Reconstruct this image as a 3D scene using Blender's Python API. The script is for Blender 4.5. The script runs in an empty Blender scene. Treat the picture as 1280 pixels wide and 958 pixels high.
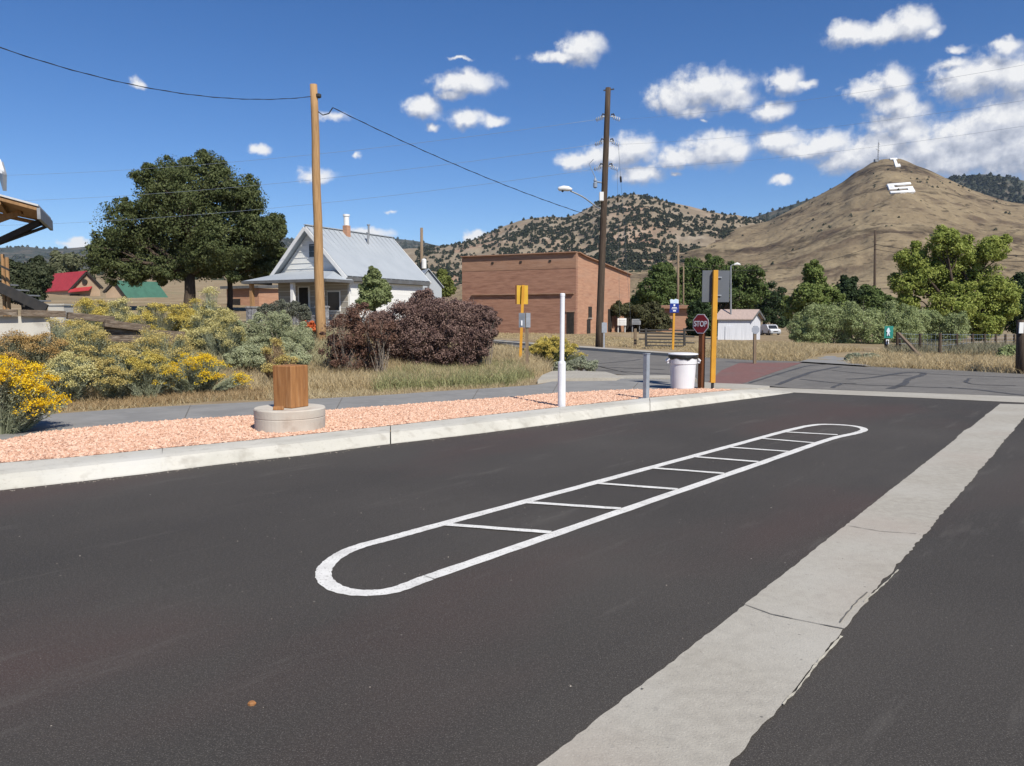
import bpy, math, random
import numpy as np
from mathutils import Vector
R = math.radians
random.seed(7)
rng = np.random.default_rng(11)
scene = bpy.context.scene
COL = scene.collection

# ------------------------------------------------------------------ camera
CAMH = 1.6
FPX = 950.0                                     # focal length in photo pixels (photo 1280 wide)
PITCH = math.atan((479 - 395) / FPX)
cam_d = bpy.data.cameras.new('camera')
cam = bpy.data.objects.new('camera', cam_d)
COL.objects.link(cam)
cam.location = (0, 0, CAMH)
cam.rotation_euler = (math.pi / 2 - PITCH, 0, 0)
cam_d.sensor_width = 36.0
cam_d.lens = 36.0 * FPX / 1280.0
cam_d.clip_start = 0.05
cam_d.clip_end = 30000
scene.camera = cam

CA, SA = math.cos(PITCH), math.sin(PITCH)
def ray(px, py):
    cx, cy = (px - 640) / FPX, (479 - py) / FPX
    return np.array([cx, CA + cy * SA, -SA + cy * CA])
def gp(px, py, z=0.0):                          # photo pixel -> point on the level z
    d = ray(px, py); t = (z - CAMH) / d[2]
    return np.array([d[0] * t, d[1] * t, z])
def at(px, py, Y):                              # photo pixel -> point at forward distance Y
    d = ray(px, py); t = Y / d[1]
    return np.array([d[0] * t, Y, CAMH + d[2] * t])
def azel(px, py):
    d = ray(px, py)
    return math.atan2(d[0], d[1]), math.atan2(d[2], math.hypot(d[0], d[1]))

# ------------------------------------------------------------------ light
SUN_EL = R(46)
sv = np.array([0.50, -0.866, 0.0]); sv /= np.linalg.norm(sv)
SUNV = Vector((sv[0] * math.cos(SUN_EL), sv[1] * math.cos(SUN_EL), math.sin(SUN_EL)))
sun_d = bpy.data.lights.new('sun', 'SUN')
sun_d.energy = 4.2
sun_d.angle = R(0.5)
sun_d.color = (1.0, 0.94, 0.84)
sun = bpy.data.objects.new('sun', sun_d)
COL.objects.link(sun)
sun.location = (20, -25, 40)
sun.rotation_euler = (-SUNV).to_track_quat('-Z', 'Y').to_euler()

world = bpy.data.worlds.new('World')
scene.world = world
world.use_nodes = True
wt = world.node_tree
wt.nodes.clear()
scene.view_settings.view_transform = 'Standard'
scene.view_settings.look = 'None'
scene.view_settings.gamma = 1.0
scene.view_settings.exposure = 0.48
scene.cycles.max_bounces = 6
scene.cycles.diffuse_bounces = 3
scene.cycles.transparent_max_bounces = 8

def wn(t, **kw):
    n = wt.nodes.new(t)
    for k, v in kw.items(): setattr(n, k, v)
    return n
# clouds: (px, py, rx, ry, weight) as seen from the lot, turned into compass direction and height above the horizon
CLOUDS = [
 (582,104,36,15,1),(562,118,20,9,.8),(530,134,21,13,1),(585,150,30,13,.75),(615,152,20,9,.65),(540,158,12,6,.6),
 (728,64,26,17,1),(700,72,38,8,.9),(575,73,20,4,.5),
 (790,188,30,17,1),(760,197,42,15,1),(722,202,26,11,.9),(802,217,28,12,1),
 (840,124,30,18,1),(885,112,50,22,1),(920,122,26,15,.9),(868,140,22,9,.9),
 (1060,40,26,14,1),(1105,40,52,15,1),(1140,28,26,17,1),(1165,38,16,10,.8),
 (983,102,20,16,1),(1006,104,16,7,.65),(965,138,25,12,.95),
 (895,186,44,20,1),(850,198,34,13,1),(920,190,20,12,1),
 (975,177,30,14,1),(1030,182,36,17,1),(1005,188,36,11,1),
 (1085,112,28,13,.95),(1115,102,24,18,.9),(1118,128,30,16,.95),(1135,140,26,15,.95),(1118,155,34,14,1),
 (1205,102,38,22,1),(1240,92,40,24,1),(1275,98,40,24,1),(1190,82,30,10,.65),(1259,59,16,10,.9),(1195,62,24,8,.5),
 (1255,150,60,32,1),(1215,172,65,28,1),(1165,185,55,22,1),(1100,185,50,22,1),(1065,200,40,18,1),(1290,180,80,50,1),(1200,200,120,22,1),(1130,168,30,16,1),
 (975,226,15,7,.9),(397,220,22,9,.95),(323,187,11,8,.9),(172,103,13,8,.7),(418,147,26,9,.55),(448,195,9,6,.5),(98,306,20,6,.95),(95,301,10,6,.95),
 (593,296,15,7,.9),(600,291,9,5,.8),(460,290,30,6,.9),(490,265,10,4,.4),(880,150,8,4,.4),(845,219,10,4,.6),
 (1400,120,70,35,1),(-120,190,50,18,.9)]
def cloud_group():
    g = bpy.data.node_groups.new('cloud_field', 'ShaderNodeTree')
    g.interface.new_socket('P', in_out='INPUT', socket_type='NodeSocketVector')
    g.interface.new_socket('D', in_out='OUTPUT', socket_type='NodeSocketFloat')
    gi = g.nodes.new('NodeGroupInput'); go = g.nodes.new('NodeGroupOutput')
    L = g.links.new
    def noise_off(src, scale, amp, detail):
        n = g.nodes.new('ShaderNodeTexNoise'); n.inputs['Scale'].default_value = scale; n.inputs['Detail'].default_value = detail
        L(src, n.inputs['Vector'])
        s = g.nodes.new('ShaderNodeVectorMath'); s.operation = 'MULTIPLY_ADD'
        L(n.outputs['Color'], s.inputs[0]); s.inputs[1].default_value = (amp, amp * .7, 0); s.inputs[2].default_value = (-amp * .5, -amp * .35, 0)
        return s.outputs[0]
    a = noise_off(gi.outputs['P'], 34, .022, 3)
    ad = g.nodes.new('ShaderNodeVectorMath'); ad.operation = 'ADD'
    L(gi.outputs['P'], ad.inputs[0]); L(a, ad.inputs[1])
    b = noise_off(gi.outputs['P'], 110, .012, 3)
    ad2 = g.nodes.new('ShaderNodeVectorMath'); ad2.operation = 'ADD'
    L(ad.outputs[0], ad2.inputs[0]); L(b, ad2.inputs[1])
    last = None
    for (px, py, rx, ry, w) in CLOUDS:
        a0, e0 = azel(px, py)
        a1, _ = azel(px + rx, py); _, e1 = azel(px, py - ry)
        sx, sy = 1 / max(1e-4, a1 - a0), 1 / max(1e-4, e1 - e0)
        m = g.nodes.new('ShaderNodeVectorMath'); m.operation = 'MULTIPLY_ADD'
        L(ad2.outputs[0], m.inputs[0]); m.inputs[1].default_value = (sx, sy, 0); m.inputs[2].default_value = (-a0 * sx, -e0 * sy, 0)
        l = g.nodes.new('ShaderNodeVectorMath'); l.operation = 'LENGTH'
        L(m.outputs[0], l.inputs[0])
        k = g.nodes.new('ShaderNodeMath'); k.operation = 'MULTIPLY_ADD'      # weight - length
        L(l.outputs['Value'], k.inputs[0]); k.inputs[1].default_value = -1.0; k.inputs[2].default_value = w + .12
        if last is None: last = k.outputs[0]
        else:
            mx = g.nodes.new('ShaderNodeMath'); mx.operation = 'SMOOTH_MAX'
            L(last, mx.inputs[0]); L(k.outputs[0], mx.inputs[1]); mx.inputs[2].default_value = .35
            last = mx.outputs[0]
    n = g.nodes.new('ShaderNodeTexNoise'); n.inputs['Scale'].default_value = 55; n.inputs['Detail'].default_value = 6; n.inputs['Roughness'].default_value = .6
    L(gi.outputs['P'], n.inputs['Vector'])
    s = g.nodes.new('ShaderNodeMath'); s.operation = 'MULTIPLY_ADD'
    L(n.outputs['Fac'], s.inputs[0]); s.inputs[1].default_value = 1.5; s.inputs[2].default_value = -.62
    t = g.nodes.new('ShaderNodeMath'); t.operation = 'ADD'
    L(last, t.inputs[0]); L(s.outputs[0], t.inputs[1])
    L(t.outputs[0], go.inputs['D'])
    return g
def build_world():
    L = wt.links.new
    out = wn('ShaderNodeOutputWorld')
    sky = wn('ShaderNodeTexSky'); sky.sky_type = 'NISHITA'; sky.sun_disc = False
    sky.sun_elevation = SUN_EL
    sky.sun_rotation = math.atan2(sv[0], sv[1])
    sky.altitude = 2150; sky.air_density = 1.0; sky.dust_density = 0.25; sky.ozone_density = 2.4
    hs = wn('ShaderNodeHueSaturation'); hs.inputs['Hue'].default_value = .508; hs.inputs['Saturation'].default_value = SKY_SAT; hs.inputs['Value'].default_value = SKY_VAL
    L(sky.outputs[0], hs.inputs['Color'])
    bg = wn('ShaderNodeBackground'); bg.inputs['Strength'].default_value = SKY_STR
    L(hs.outputs[0], bg.inputs['Color'])
    tc = wn('ShaderNodeTexCoord')
    nz = wn('ShaderNodeVectorMath', operation='NORMALIZE'); L(tc.outputs['Generated'], nz.inputs[0])
    sp = wn('ShaderNodeSeparateXYZ'); L(nz.outputs[0], sp.inputs[0])
    az = wn('ShaderNodeMath', operation='ARCTAN2'); L(sp.outputs[0], az.inputs[0]); L(sp.outputs[1], az.inputs[1])
    el = wn('ShaderNodeMath', operation='ARCSINE'); L(sp.outputs[2], el.inputs[0])
    cb = wn('ShaderNodeCombineXYZ'); L(az.outputs[0], cb.inputs[0]); L(el.outputs[0], cb.inputs[1])
    g = cloud_group()
    g1 = wn('ShaderNodeGroup', node_tree=g); L(cb.outputs[0], g1.inputs[0])
    up = wn('ShaderNodeVectorMath', operation='ADD'); L(cb.outputs[0], up.inputs[0]); up.inputs[1].default_value = (.006, .016, 0)
    g2 = wn('ShaderNodeGroup', node_tree=g); L(up.outputs[0], g2.inputs[0])
    al = wn('ShaderNodeMapRange'); al.interpolation_type = 'SMOOTHSTEP'
    al.inputs['From Min'].default_value = -.25; al.inputs['From Max'].default_value = .75
    al.inputs['To Max'].default_value = .97
    L(g1.outputs[0], al.inputs['Value'])
    df = wn('ShaderNodeMath', operation='SUBTRACT'); L(g1.outputs[0], df.inputs[0]); L(g2.outputs[0], df.inputs[1])
    sh = wn('ShaderNodeMapRange'); sh.inputs['From Min'].default_value = -.6; sh.inputs['From Max'].default_value = .9
    L(df.outputs[0], sh.inputs['Value'])
    ramp = wn('ShaderNodeValToRGB')
    ramp.color_ramp.elements[0].color = (.40, .44, .54, 1); ramp.color_ramp.elements[0].position = .08
    ramp.color_ramp.elements[1].color = (1.0, 1.0, 1.0, 1); ramp.color_ramp.elements[1].position = .85
    e = ramp.color_ramp.elements.new(.45); e.color = (.66, .69, .77, 1)
    L(sh.outputs[0], ramp.inputs[0])
    cbg = wn('ShaderNodeBackground'); cbg.inputs['Strength'].default_value = .68
    L(ramp.outputs[0], cbg.inputs['Color'])
    mx = wn('ShaderNodeMixShader'); L(al.outputs[0], mx.inputs[0]); L(bg.outputs[0], mx.inputs[1]); L(cbg.outputs[0], mx.inputs[2])
    # clouds stand only over this part of the sky, so the rest skips their field
    box = None
    for src, a_, b_ in ((az, -.95, 1.05), (el, 0.0, .62)):
        for op, v in (('GREATER_THAN', a_), ('LESS_THAN', b_)):
            c = wn('ShaderNodeMath', operation=op); L(src.outputs[0], c.inputs[0]); c.inputs[1].default_value = v
            if box is None: box = c.outputs[0]
            else:
                m_ = wn('ShaderNodeMath', operation='MULTIPLY'); L(box, m_.inputs[0]); L(c.outputs[0], m_.inputs[1]); box = m_.outputs[0]
    m2 = wn('ShaderNodeMixShader'); L(box, m2.inputs[0]); L(bg.outputs[0], m2.inputs[1]); L(mx.outputs[0], m2.inputs[2])
    L(m2.outputs[0], out.inputs['Surface'])
    world.cycles.sampling_method = 'MANUAL'; world.cycles.sample_map_resolution = 256
SKY_SAT, SKY_VAL, SKY_STR = 1.28, 0.86, 0.10
build_world()

# ------------------------------------------------------------------ materials
MATS = {}
def mat(name, c1, c2=None, scale=4.0, rough=.85, bump=0.0, bscale=60.0, detail=6.0, spec=.25, metal=0.0, stretch=(1, 1, 1),
        spot=None, bdist=.01, tint=False, trans=0.0, alt=None, lo=.35, hi=.65):
    """procedural material: two colours mixed by noise (or by the per-face tint), an optional second patch colour, fine speckle and bump"""
    if name in MATS: return MATS[name]
    m = bpy.data.materials.new(name); m.use_nodes = True
    nt = m.node_tree; L = nt.links.new
    p = nt.nodes['Principled BSDF']
    p.inputs['Roughness'].default_value = rough
    p.inputs['Metallic'].default_value = metal
    p.inputs['Specular IOR Level'].default_value = spec
    c2 = c2 or tuple(x * .8 for x in c1)
    tc = nt.nodes.new('ShaderNodeTexCoord')
    mp = nt.nodes.new('ShaderNodeMapping'); mp.inputs['Scale'].default_value = stretch
    L(tc.outputs['Object'], mp.inputs['Vector'])
    if tint:
        at_ = nt.nodes.new('ShaderNodeAttribute'); at_.attribute_name = 'tint'; fac = at_.outputs['Fac']
    else:
        n = nt.nodes.new('ShaderNodeTexNoise'); n.inputs['Scale'].default_value = scale; n.inputs['Detail'].default_value = detail
        L(mp.outputs[0], n.inputs['Vector'])
        mr = nt.nodes.new('ShaderNodeMapRange'); mr.inputs['From Min'].default_value = lo; mr.inputs['From Max'].default_value = hi
        L(n.outputs['Fac'], mr.inputs['Value']); fac = mr.outputs[0]
    mix = nt.nodes.new('ShaderNodeMix'); mix.data_type = 'RGBA'
    mix.inputs['A'].default_value = (*c1, 1); mix.inputs['B'].default_value = (*c2, 1)
    L(fac, mix.inputs['Factor']); col = mix.outputs['Result']
    for (c3, sc3, l3, h3, amt) in (alt or []):                   # patches: colour, scale, low, high, amount
        n3 = nt.nodes.new('ShaderNodeTexNoise'); n3.inputs['Scale'].default_value = sc3; n3.inputs['Detail'].default_value = 5
        L(mp.outputs[0], n3.inputs['Vector'])
        r3 = nt.nodes.new('ShaderNodeMapRange'); r3.inputs['From Min'].default_value = l3; r3.inputs['From Max'].default_value = h3; r3.inputs['To Max'].default_value = amt
        L(n3.outputs['Fac'], r3.inputs['Value'])
        m3 = nt.nodes.new('ShaderNodeMix'); m3.data_type = 'RGBA'; m3.inputs['B'].default_value = (*c3, 1)
        L(r3.outputs[0], m3.inputs['Factor']); L(col, m3.inputs['A']); col = m3.outputs['Result']
    if spot:                                                     # speckle: scale, colour, radius, amount
        v = nt.nodes.new('ShaderNodeTexVoronoi'); v.inputs['Scale'].default_value = spot[0]
        L(tc.outputs['Object'], v.inputs['Vector'])
        r4 = nt.nodes.new('ShaderNodeMapRange'); r4.inputs['From Min'].default_value = spot[2]; r4.inputs['From Max'].default_value = spot[2] * .6; r4.inputs['To Max'].default_value = spot[3]
        L(v.outputs['Distance'], r4.inputs['Value'])
        w = nt.nodes.new('ShaderNodeMath'); w.operation = 'MULTIPLY'
        sx = nt.nodes.new('ShaderNodeSeparateColor'); L(v.outputs['Color'], sx.inputs[0])
        pw = nt.nodes.new('ShaderNodeMath'); pw.operation = 'POWER'; L(sx.outputs[0], pw.inputs[0]); pw.inputs[1].default_value = 3
        L(r4.outputs[0], w.inputs[0]); L(pw.outputs[0], w.inputs[1])
        m4 = nt.nodes.new('ShaderNodeMix'); m4.data_type = 'RGBA'; m4.inputs['B'].default_value = (*spot[1], 1)
        L(w.outputs[0], m4.inputs['Factor']); L(col, m4.inputs['A']); col = m4.outputs['Result']
    L(col, p.inputs['Base Color'])
    if bump:
        bn = nt.nodes.new('ShaderNodeTexNoise'); bn.inputs['Scale'].default_value = bscale; bn.inputs['Detail'].default_value = 5
        L(mp.outputs[0], bn.inputs['Vector'])
        b = nt.nodes.new('ShaderNodeBump'); b.inputs['Strength'].default_value = bump; b.inputs['Distance'].default_value = bdist
        L(bn.outputs['Fac'], b.inputs['Height']); L(b.outputs[0], p.inputs['Normal'])
    if trans:
        tr = nt.nodes.new('ShaderNodeBsdfTranslucent'); L(col, tr.inputs['Color'])
        ms = nt.nodes.new('ShaderNodeMixShader'); ms.inputs[0].default_value = trans
        o = nt.nodes['Material Output']
        L(p.outputs[0], ms.inputs[1]); L(tr.outputs[0], ms.inputs[2]); L(ms.outputs[0], o.inputs['Surface'])
    MATS[name] = m
    return m
def leafmat(name, c1, c2, trans=.25, rough=.65):
    return mat(name, c1, c2, tint=True, trans=trans, rough=rough, spec=.15)

# ------------------------------------------------------------------ mesh building
def unit(v):
    v = np.asarray(v, float); return v / (np.linalg.norm(v) + 1e-12)
class MB:
    """collects shapes and links them as ONE mesh object"""
    def __init__(s): s.V = []; s.F = []; s.T = []; s.n = 0
    def add(s, V, F, tint=None):
        V = np.asarray(V, float).reshape(-1, 3)
        s.V.append(V)
        F = [tuple(int(i) + s.n for i in f) for f in F]
        s.F += F
        s.T += [0.5] * len(F) if tint is None else list(np.broadcast_to(tint, (len(F),)))
        s.n += len(V); return s
    def bulk(s, V, k, tint):                    # V: (n, k, 3): n loose faces of k corners
        V = np.asarray(V, float); n = len(V)
        s.V.append(V.reshape(-1, 3))
        s.F.append(('bulk', (np.arange(n * k) + s.n).reshape(n, k)))
        s.T.append(('bulk', np.broadcast_to(np.asarray(tint, float), (n,))))
        s.n += n * k; return s
    def obox(s, c, ax, ay, az):                 # box from centre and three half vectors
        c, ax, ay, az = (np.asarray(q, float) for q in (c, ax, ay, az))
        V = [c + i * ax + j * ay + k * az for k in (-1, 1) for j in (-1, 1) for i in (-1, 1)]
        return s.add(V, [(0, 2, 3, 1), (4, 5, 7, 6), (0, 1, 5, 4), (2, 6, 7, 3), (0, 4, 6, 2), (1, 3, 7, 5)])
    def box(s, c, size, rz=0.0):
        cz, sz = math.cos(rz), math.sin(rz)
        return s.obox(c, (size[0] / 2 * cz, size[0] / 2 * sz, 0), (-size[1] / 2 * sz, size[1] / 2 * cz, 0), (0, 0, size[2] / 2))
    def beam(s, p, q, w, h, up=(0, 0, 1)):
        p, q = np.asarray(p, float), np.asarray(q, float)
        d = unit(q - p); sd = np.cross(d, up)
        if np.linalg.norm(sd) < 1e-4: sd = np.cross(d, (0, 1, 0))
        sd = unit(sd); u = np.cross(sd, d)
        return s.obox((p + q) / 2, (q - p) / 2, sd * w / 2, u * h / 2)
    def tube(s, pts, rad, n=8, caps=True):
        pts = [np.asarray(p, float) for p in pts]
        rad = rad if hasattr(rad, '__len__') else [rad] * len(pts)
        V = []; F = []
        a = None
        for i, p in enumerate(pts):
            d = unit(pts[min(i + 1, len(pts) - 1)] - pts[max(i - 1, 0)])
            if a is None: a = np.cross(d, (0, 0, 1.0)) if abs(d[2]) < .95 else np.cross(d, (0, 1.0, 0))
            a = unit(a - d * (a @ d)); b = np.cross(d, a)
            for k in range(n):
                t = 2 * math.pi * k / n
                V.append(p + rad[i] * (math.cos(t) * a + math.sin(t) * b))
        for i in range(len(pts) - 1):
            for k in range(n):
                F.append((i * n + k, i * n + (k + 1) % n, (i + 1) * n + (k + 1) % n, (i + 1) * n + k))
        if caps:
            F.append(tuple(range(n))[::-1]); F.append(tuple((len(pts) - 1) * n + k for k in range(n)))
        return s.add(V, F)
    def lathe(s, prof, c=(0, 0, 0), n=32, wob=0.0):
        V = []; F = []; c = np.asarray(c, float)
        for r_, z in prof:
            for k in range(n):
                t = 2 * math.pi * k / n
                rr = r_ * (1 + wob * math.sin(3 * t + 1))
                V.append(c + (rr * math.cos(t), rr * math.sin(t), z))
        for i in range(len(prof) - 1):
            for k in range(n):
                F.append((i * n + k, i * n + (k + 1) % n, (i + 1) * n + (k + 1) % n, (i + 1) * n + k))
        F.append(tuple(range(n))[::-1]); F.append(tuple((len(prof) - 1) * n + k for k in range(n)))
        return s.add(V, F)
    def sheet(s, pts): return s.add(pts, [tuple(range(len(pts)))])
    def prism(s, pts, off):                     # extrude a polygon by a vector
        pts = np.asarray(pts, float); n = len(pts); off = np.asarray(off, float)
        V = np.vstack([pts, pts + off])
        return s.add(V, [tuple(range(n))[::-1], tuple(range(n, 2 * n))] + [(i, (i + 1) % n, n + (i + 1) % n, n + i) for i in range(n)])
    def build(s, name, m, parent=None, origin=(0, 0, 0), smooth=False, bevel=0.0):
        o_ = np.asarray(parent['_o'] if parent is not None else origin, float)
        V = np.vstack(s.V) - o_
        me = bpy.data.meshes.new(name)
        loops = []; starts = []; st = 0; tint = []
        small = [];
        def flush():
            nonlocal st
            if small:
                ln = np.array([len(f) for f in small]); loops.append(np.concatenate([np.array(f) for f in small]))
                starts.append(st + np.concatenate([[0], np.cumsum(ln)[:-1]])); st += int(ln.sum()); small.clear()
        for f in s.F:
            if f[0] == 'bulk':
                flush(); a = f[1]; loops.append(a.ravel()); starts.append(st + np.arange(len(a)) * a.shape[1]); st += a.size
            else: small.append(f)
        flush()
        for t in s.T:
            if isinstance(t, tuple): tint.append(t[1])
            else: tint.append(np.array([t]))
        loops = np.concatenate(loops).astype(np.int32); starts = np.concatenate(starts).astype(np.int32); tint = np.concatenate(tint).astype(np.float32)
        me.vertices.add(len(V)); me.vertices.foreach_set('co', V.astype(np.float32).ravel())
        me.loops.add(len(loops)); me.loops.foreach_set('vertex_index', loops)
        me.polygons.add(len(starts)); me.polygons.foreach_set('loop_start', starts)
        a = me.attributes.new('tint', 'FLOAT', 'FACE'); a.data.foreach_set('value', tint)
        me.polygons.foreach_set('use_smooth', np.full(len(starts), bool(smooth)))
        me.update(calc_edges=True); me.validate()
        me.materials.append(m)
        ob = bpy.data.objects.new(name, me); COL.objects.link(ob)
        if parent is not None: ob.parent = parent
        else: ob.location = origin
        ob['_o'] = [float(x) for x in o_]
        if bevel:
            b = ob.modifiers.new('bevel', 'BEVEL'); b.width = bevel; b.segments = 2; b.limit_method = 'ANGLE'
        return ob
def thing(name, label, cat, loc, group=None):
    o = bpy.data.objects.new(name, None); COL.objects.link(o)
    o.location = [float(x) for x in loc]; o['_o'] = [float(x) for x in loc]
    o['label'] = label; o['category'] = cat
    if group: o['group'] = group
    o.empty_display_size = .3
    return o
def tag(o, label, cat, group=None):
    o['label'] = label; o['category'] = cat
    if group: o['group'] = group
    return o
def struct(o): o['kind'] = 'structure'; return o
def stuff(o): o['kind'] = 'stuff'; return o
def copy_thing(src, loc, label, rz=0.0, sc=1.0):
    c = src.copy(); COL.objects.link(c)
    c.location = [float(x) for x in loc]; c.rotation_euler = (0, 0, rz); c.scale = (sc, sc, sc) if not hasattr(sc, '__len__') else sc
    c['label'] = label
    for ch in list(src.children):
        d = ch.copy(); COL.objects.link(d); d.parent = c
        for g in list(ch.children):
            e = g.copy(); COL.objects.link(e); e.parent = d
    return c
def clean_poly(pts): return [np.asarray(p, float) for p in pts]
def catmull(P, closed=False, sub=6):
    P = [np.asarray(p, float) for p in P]; n = len(P); out = []
    for i in range(n if closed else n - 1):
        p0, p1, p2, p3 = (P[(i + k) % n] if closed else P[min(max(i + k, 0), n - 1)] for k in (-1, 0, 1, 2))
        for j in range(sub):
            t = j / sub
            out.append(.5 * ((2 * p1) + (-p0 + p2) * t + (2 * p0 - 5 * p1 + 4 * p2 - p3) * t * t + (-p0 + 3 * p1 - 3 * p2 + p3) * t ** 3))
    if not closed: out.append(P[-1])
    return out
def ribbon(mb, pts, w, closed=False, jit=0.0):
    pts = np.array(pts); n = len(pts)
    Lf = []; Rt = []
    for i in range(n):
        a = pts[(i - 1) % n] if closed or i > 0 else pts[i]; b = pts[(i + 1) % n] if closed or i < n - 1 else pts[i]
        d = unit((b - a) * (1, 1, 0)); nn = np.array([-d[1], d[0], 0])
        wi = w[i] if hasattr(w, '__len__') else w
        Lf.append(pts[i] + nn * (wi / 2 + random.uniform(-jit, jit))); Rt.append(pts[i] - nn * (wi / 2 + random.uniform(-jit, jit)))
    V = Lf + Rt; m = n if closed else n - 1
    mb.add(V, [(n + i, n + (i + 1) % n, (i + 1) % n, i) for i in range(m)])
def resample(pts, step):
    pts = [np.asarray(p, float) for p in pts]; out = [pts[0]]
    for a, b in zip(pts[:-1], pts[1:]):
        k = max(1, int(np.linalg.norm(b - a) / step))
        for j in range(1, k + 1): out.append(a + (b - a) * j / k)
    return out

# smooth value noise for terrain
_perm = rng.random((256, 256))
def vnoise(x, y):
    xi, yi = np.floor(x).astype(int), np.floor(y).astype(int); fx, fy = x - xi, y - yi
    fx = fx * fx * (3 - 2 * fx); fy = fy * fy * (3 - 2 * fy)
    g = lambda i, j: _perm[i % 256, j % 256]
    return (g(xi, yi) * (1 - fx) + g(xi + 1, yi) * fx) * (1 - fy) + (g(xi, yi + 1) * (1 - fx) + g(xi + 1, yi + 1) * fx) * fy
def fbm(x, y, o=5):
    s = 0; a = .5
    for i in range(o):
        s = s + a * vnoise(x * 2 ** i + 17 * i, y * 2 ** i + 31 * i); a *= .5
    return s
def sstep(a, b, x):
    t = np.clip((x - a) / (b - a), 0, 1); return t * t * (3 - 2 * t)
# ------------------------------------------------------------------ ground and roads
kf = [(-700,704),(-300,650),(0,613),(100,602),(200,590),(280,580),(380,569),(480,556),(600,542),(700,529),(790,517),(880,506),(940,498),(992,491)]
kb = [(-700,640),(-300,607),(0,579),(100,571),(200,561),(318,550),(405,541),(490,532),(600,520),(700,509),(810,497.5),(880,491),(915,488),(945,486.6),(970,488.2),(992,490.7)]
def yi(tab, x): return float(np.interp(x, [a for a, b in tab], [b for a, b in tab]))
kfront = [gp(x, yi(kf, x)) for x in np.linspace(-700, 992, 60)]
far_edge = [(1500,478),(1400,473),(1280,467),(1200,463),(1090,458),(1000,451.5),(945,450),(870,445),(800,441),(720,435),(612,427),(575,421)]
near_edge = [(1600,512),(1400,502),(1280,496),(1150,491),(1040,487),(985,485),(945,481.5),(872,479),(800,470),(690,463),(664,449),(640,437),(612,426)]
paved = [kfront[0] + np.array([-20., -16, 0]), *kfront[1:], *[gp(x, y) for x, y in near_edge[6:]], *[gp(x, y) for x, y in far_edge[::-1]],
         np.array([70., 4., 0]), np.array([70., -30, 0]), np.array([-40., -30, 0])]
PV = np.array(paved)[:, :2]
def inside_dist(x, y):
    ins = np.zeros(x.shape, bool); dist = np.full(x.shape, 1e9)
    n = len(PV)
    for i in range(n):
        (x1, y1), (x2, y2) = PV[i], PV[(i + 1) % n]
        c = ((y1 > y) != (y2 > y)) & (x < (x2 - x1) * (y - y1) / (y2 - y1 + 1e-12) + x1)
        ins ^= c
        dx, dy = x2 - x1, y2 - y1
        t = np.clip(((x - x1) * dx + (y - y1) * dy) / (dx * dx + dy * dy + 1e-12), 0, 1)
        dist = np.minimum(dist, np.hypot(x - x1 - t * dx, y - y1 - t * dy))
    return ins, dist
def T(x, y):
    x = np.asarray(x, float); y = np.asarray(y, float)
    shp = x.shape; x = x.ravel(); y = y.ravel()
    r = np.hypot(x, y); az = np.arctan2(x, np.maximum(y, 1e-6)); az = np.where(y < 0, np.sign(x) * 1.6, az)
    left = sstep(-.03, -.17, az); right = sstep(.2, .3, az)
    z = left * (np.maximum(0, r - 18) * .038 + np.maximum(0, r - 50) * .012)
    z = z - right * np.minimum(1.3, np.maximum(0, r - 50) * .02)
    z = np.where(r > 420, z * np.clip(1 - (r - 420) / 1500, .3, 1), z)
    rough = (fbm(x * .6, y * .6) - .48) * .12 + (fbm(x * .05 + 9, y * .05) - .48) * .4 * sstep(30, 80, r)
    ins, d = inside_dist(x, y)
    d = np.where(ins, -d, d)
    up = sstep(.0, .7, d)
    out = -.035 + up * (.085 + z + rough * sstep(.6, 2.5, d))
    return out.reshape(shp)
def T1(x, y): return float(T(np.array([x]), np.array([y]))[0])

m_ground = mat('dry_ground', (.30, .23, .145), (.22, .165, .10), scale=1.3, rough=1, bump=.6, bscale=25, bdist=.04, spec=.05, alt=[((.36, .29, .19), .25, .45, .65, .7), ((.17, .16, .09), .12, .52, .7, .5)])
def build_ground():
    A = np.concatenate([np.linspace(-math.pi, -R(42), 60, endpoint=False), np.linspace(-R(42), R(42), 340, endpoint=False), np.linspace(R(42), math.pi, 61)])
    Rr = np.concatenate([[.01], np.geomspace(2, 60, 120), np.geomspace(62, 6200, 64)])
    a, r = np.meshgrid(A, Rr, indexing='ij')
    x, y = r * np.sin(a), r * np.cos(a)
    z = T(x, y)
    na, nr = a.shape
    V = np.stack([x, y, z], -1).reshape(-1, 3)
    i, j = np.meshgrid(np.arange(na - 1), np.arange(nr - 1), indexing='ij')
    q = np.stack([i * nr + j, i * nr + j + 1, (i + 1) * nr + j + 1, (i + 1) * nr + j], -1).reshape(-1, 4)
    mb = MB(); mb.V.append(V); mb.n = len(V); mb.F.append(('bulk', q)); mb.T.append(('bulk', np.full(len(q), .5)))
    o = mb.build('ground', m_ground, smooth=True); struct(o)
build_ground()

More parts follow.
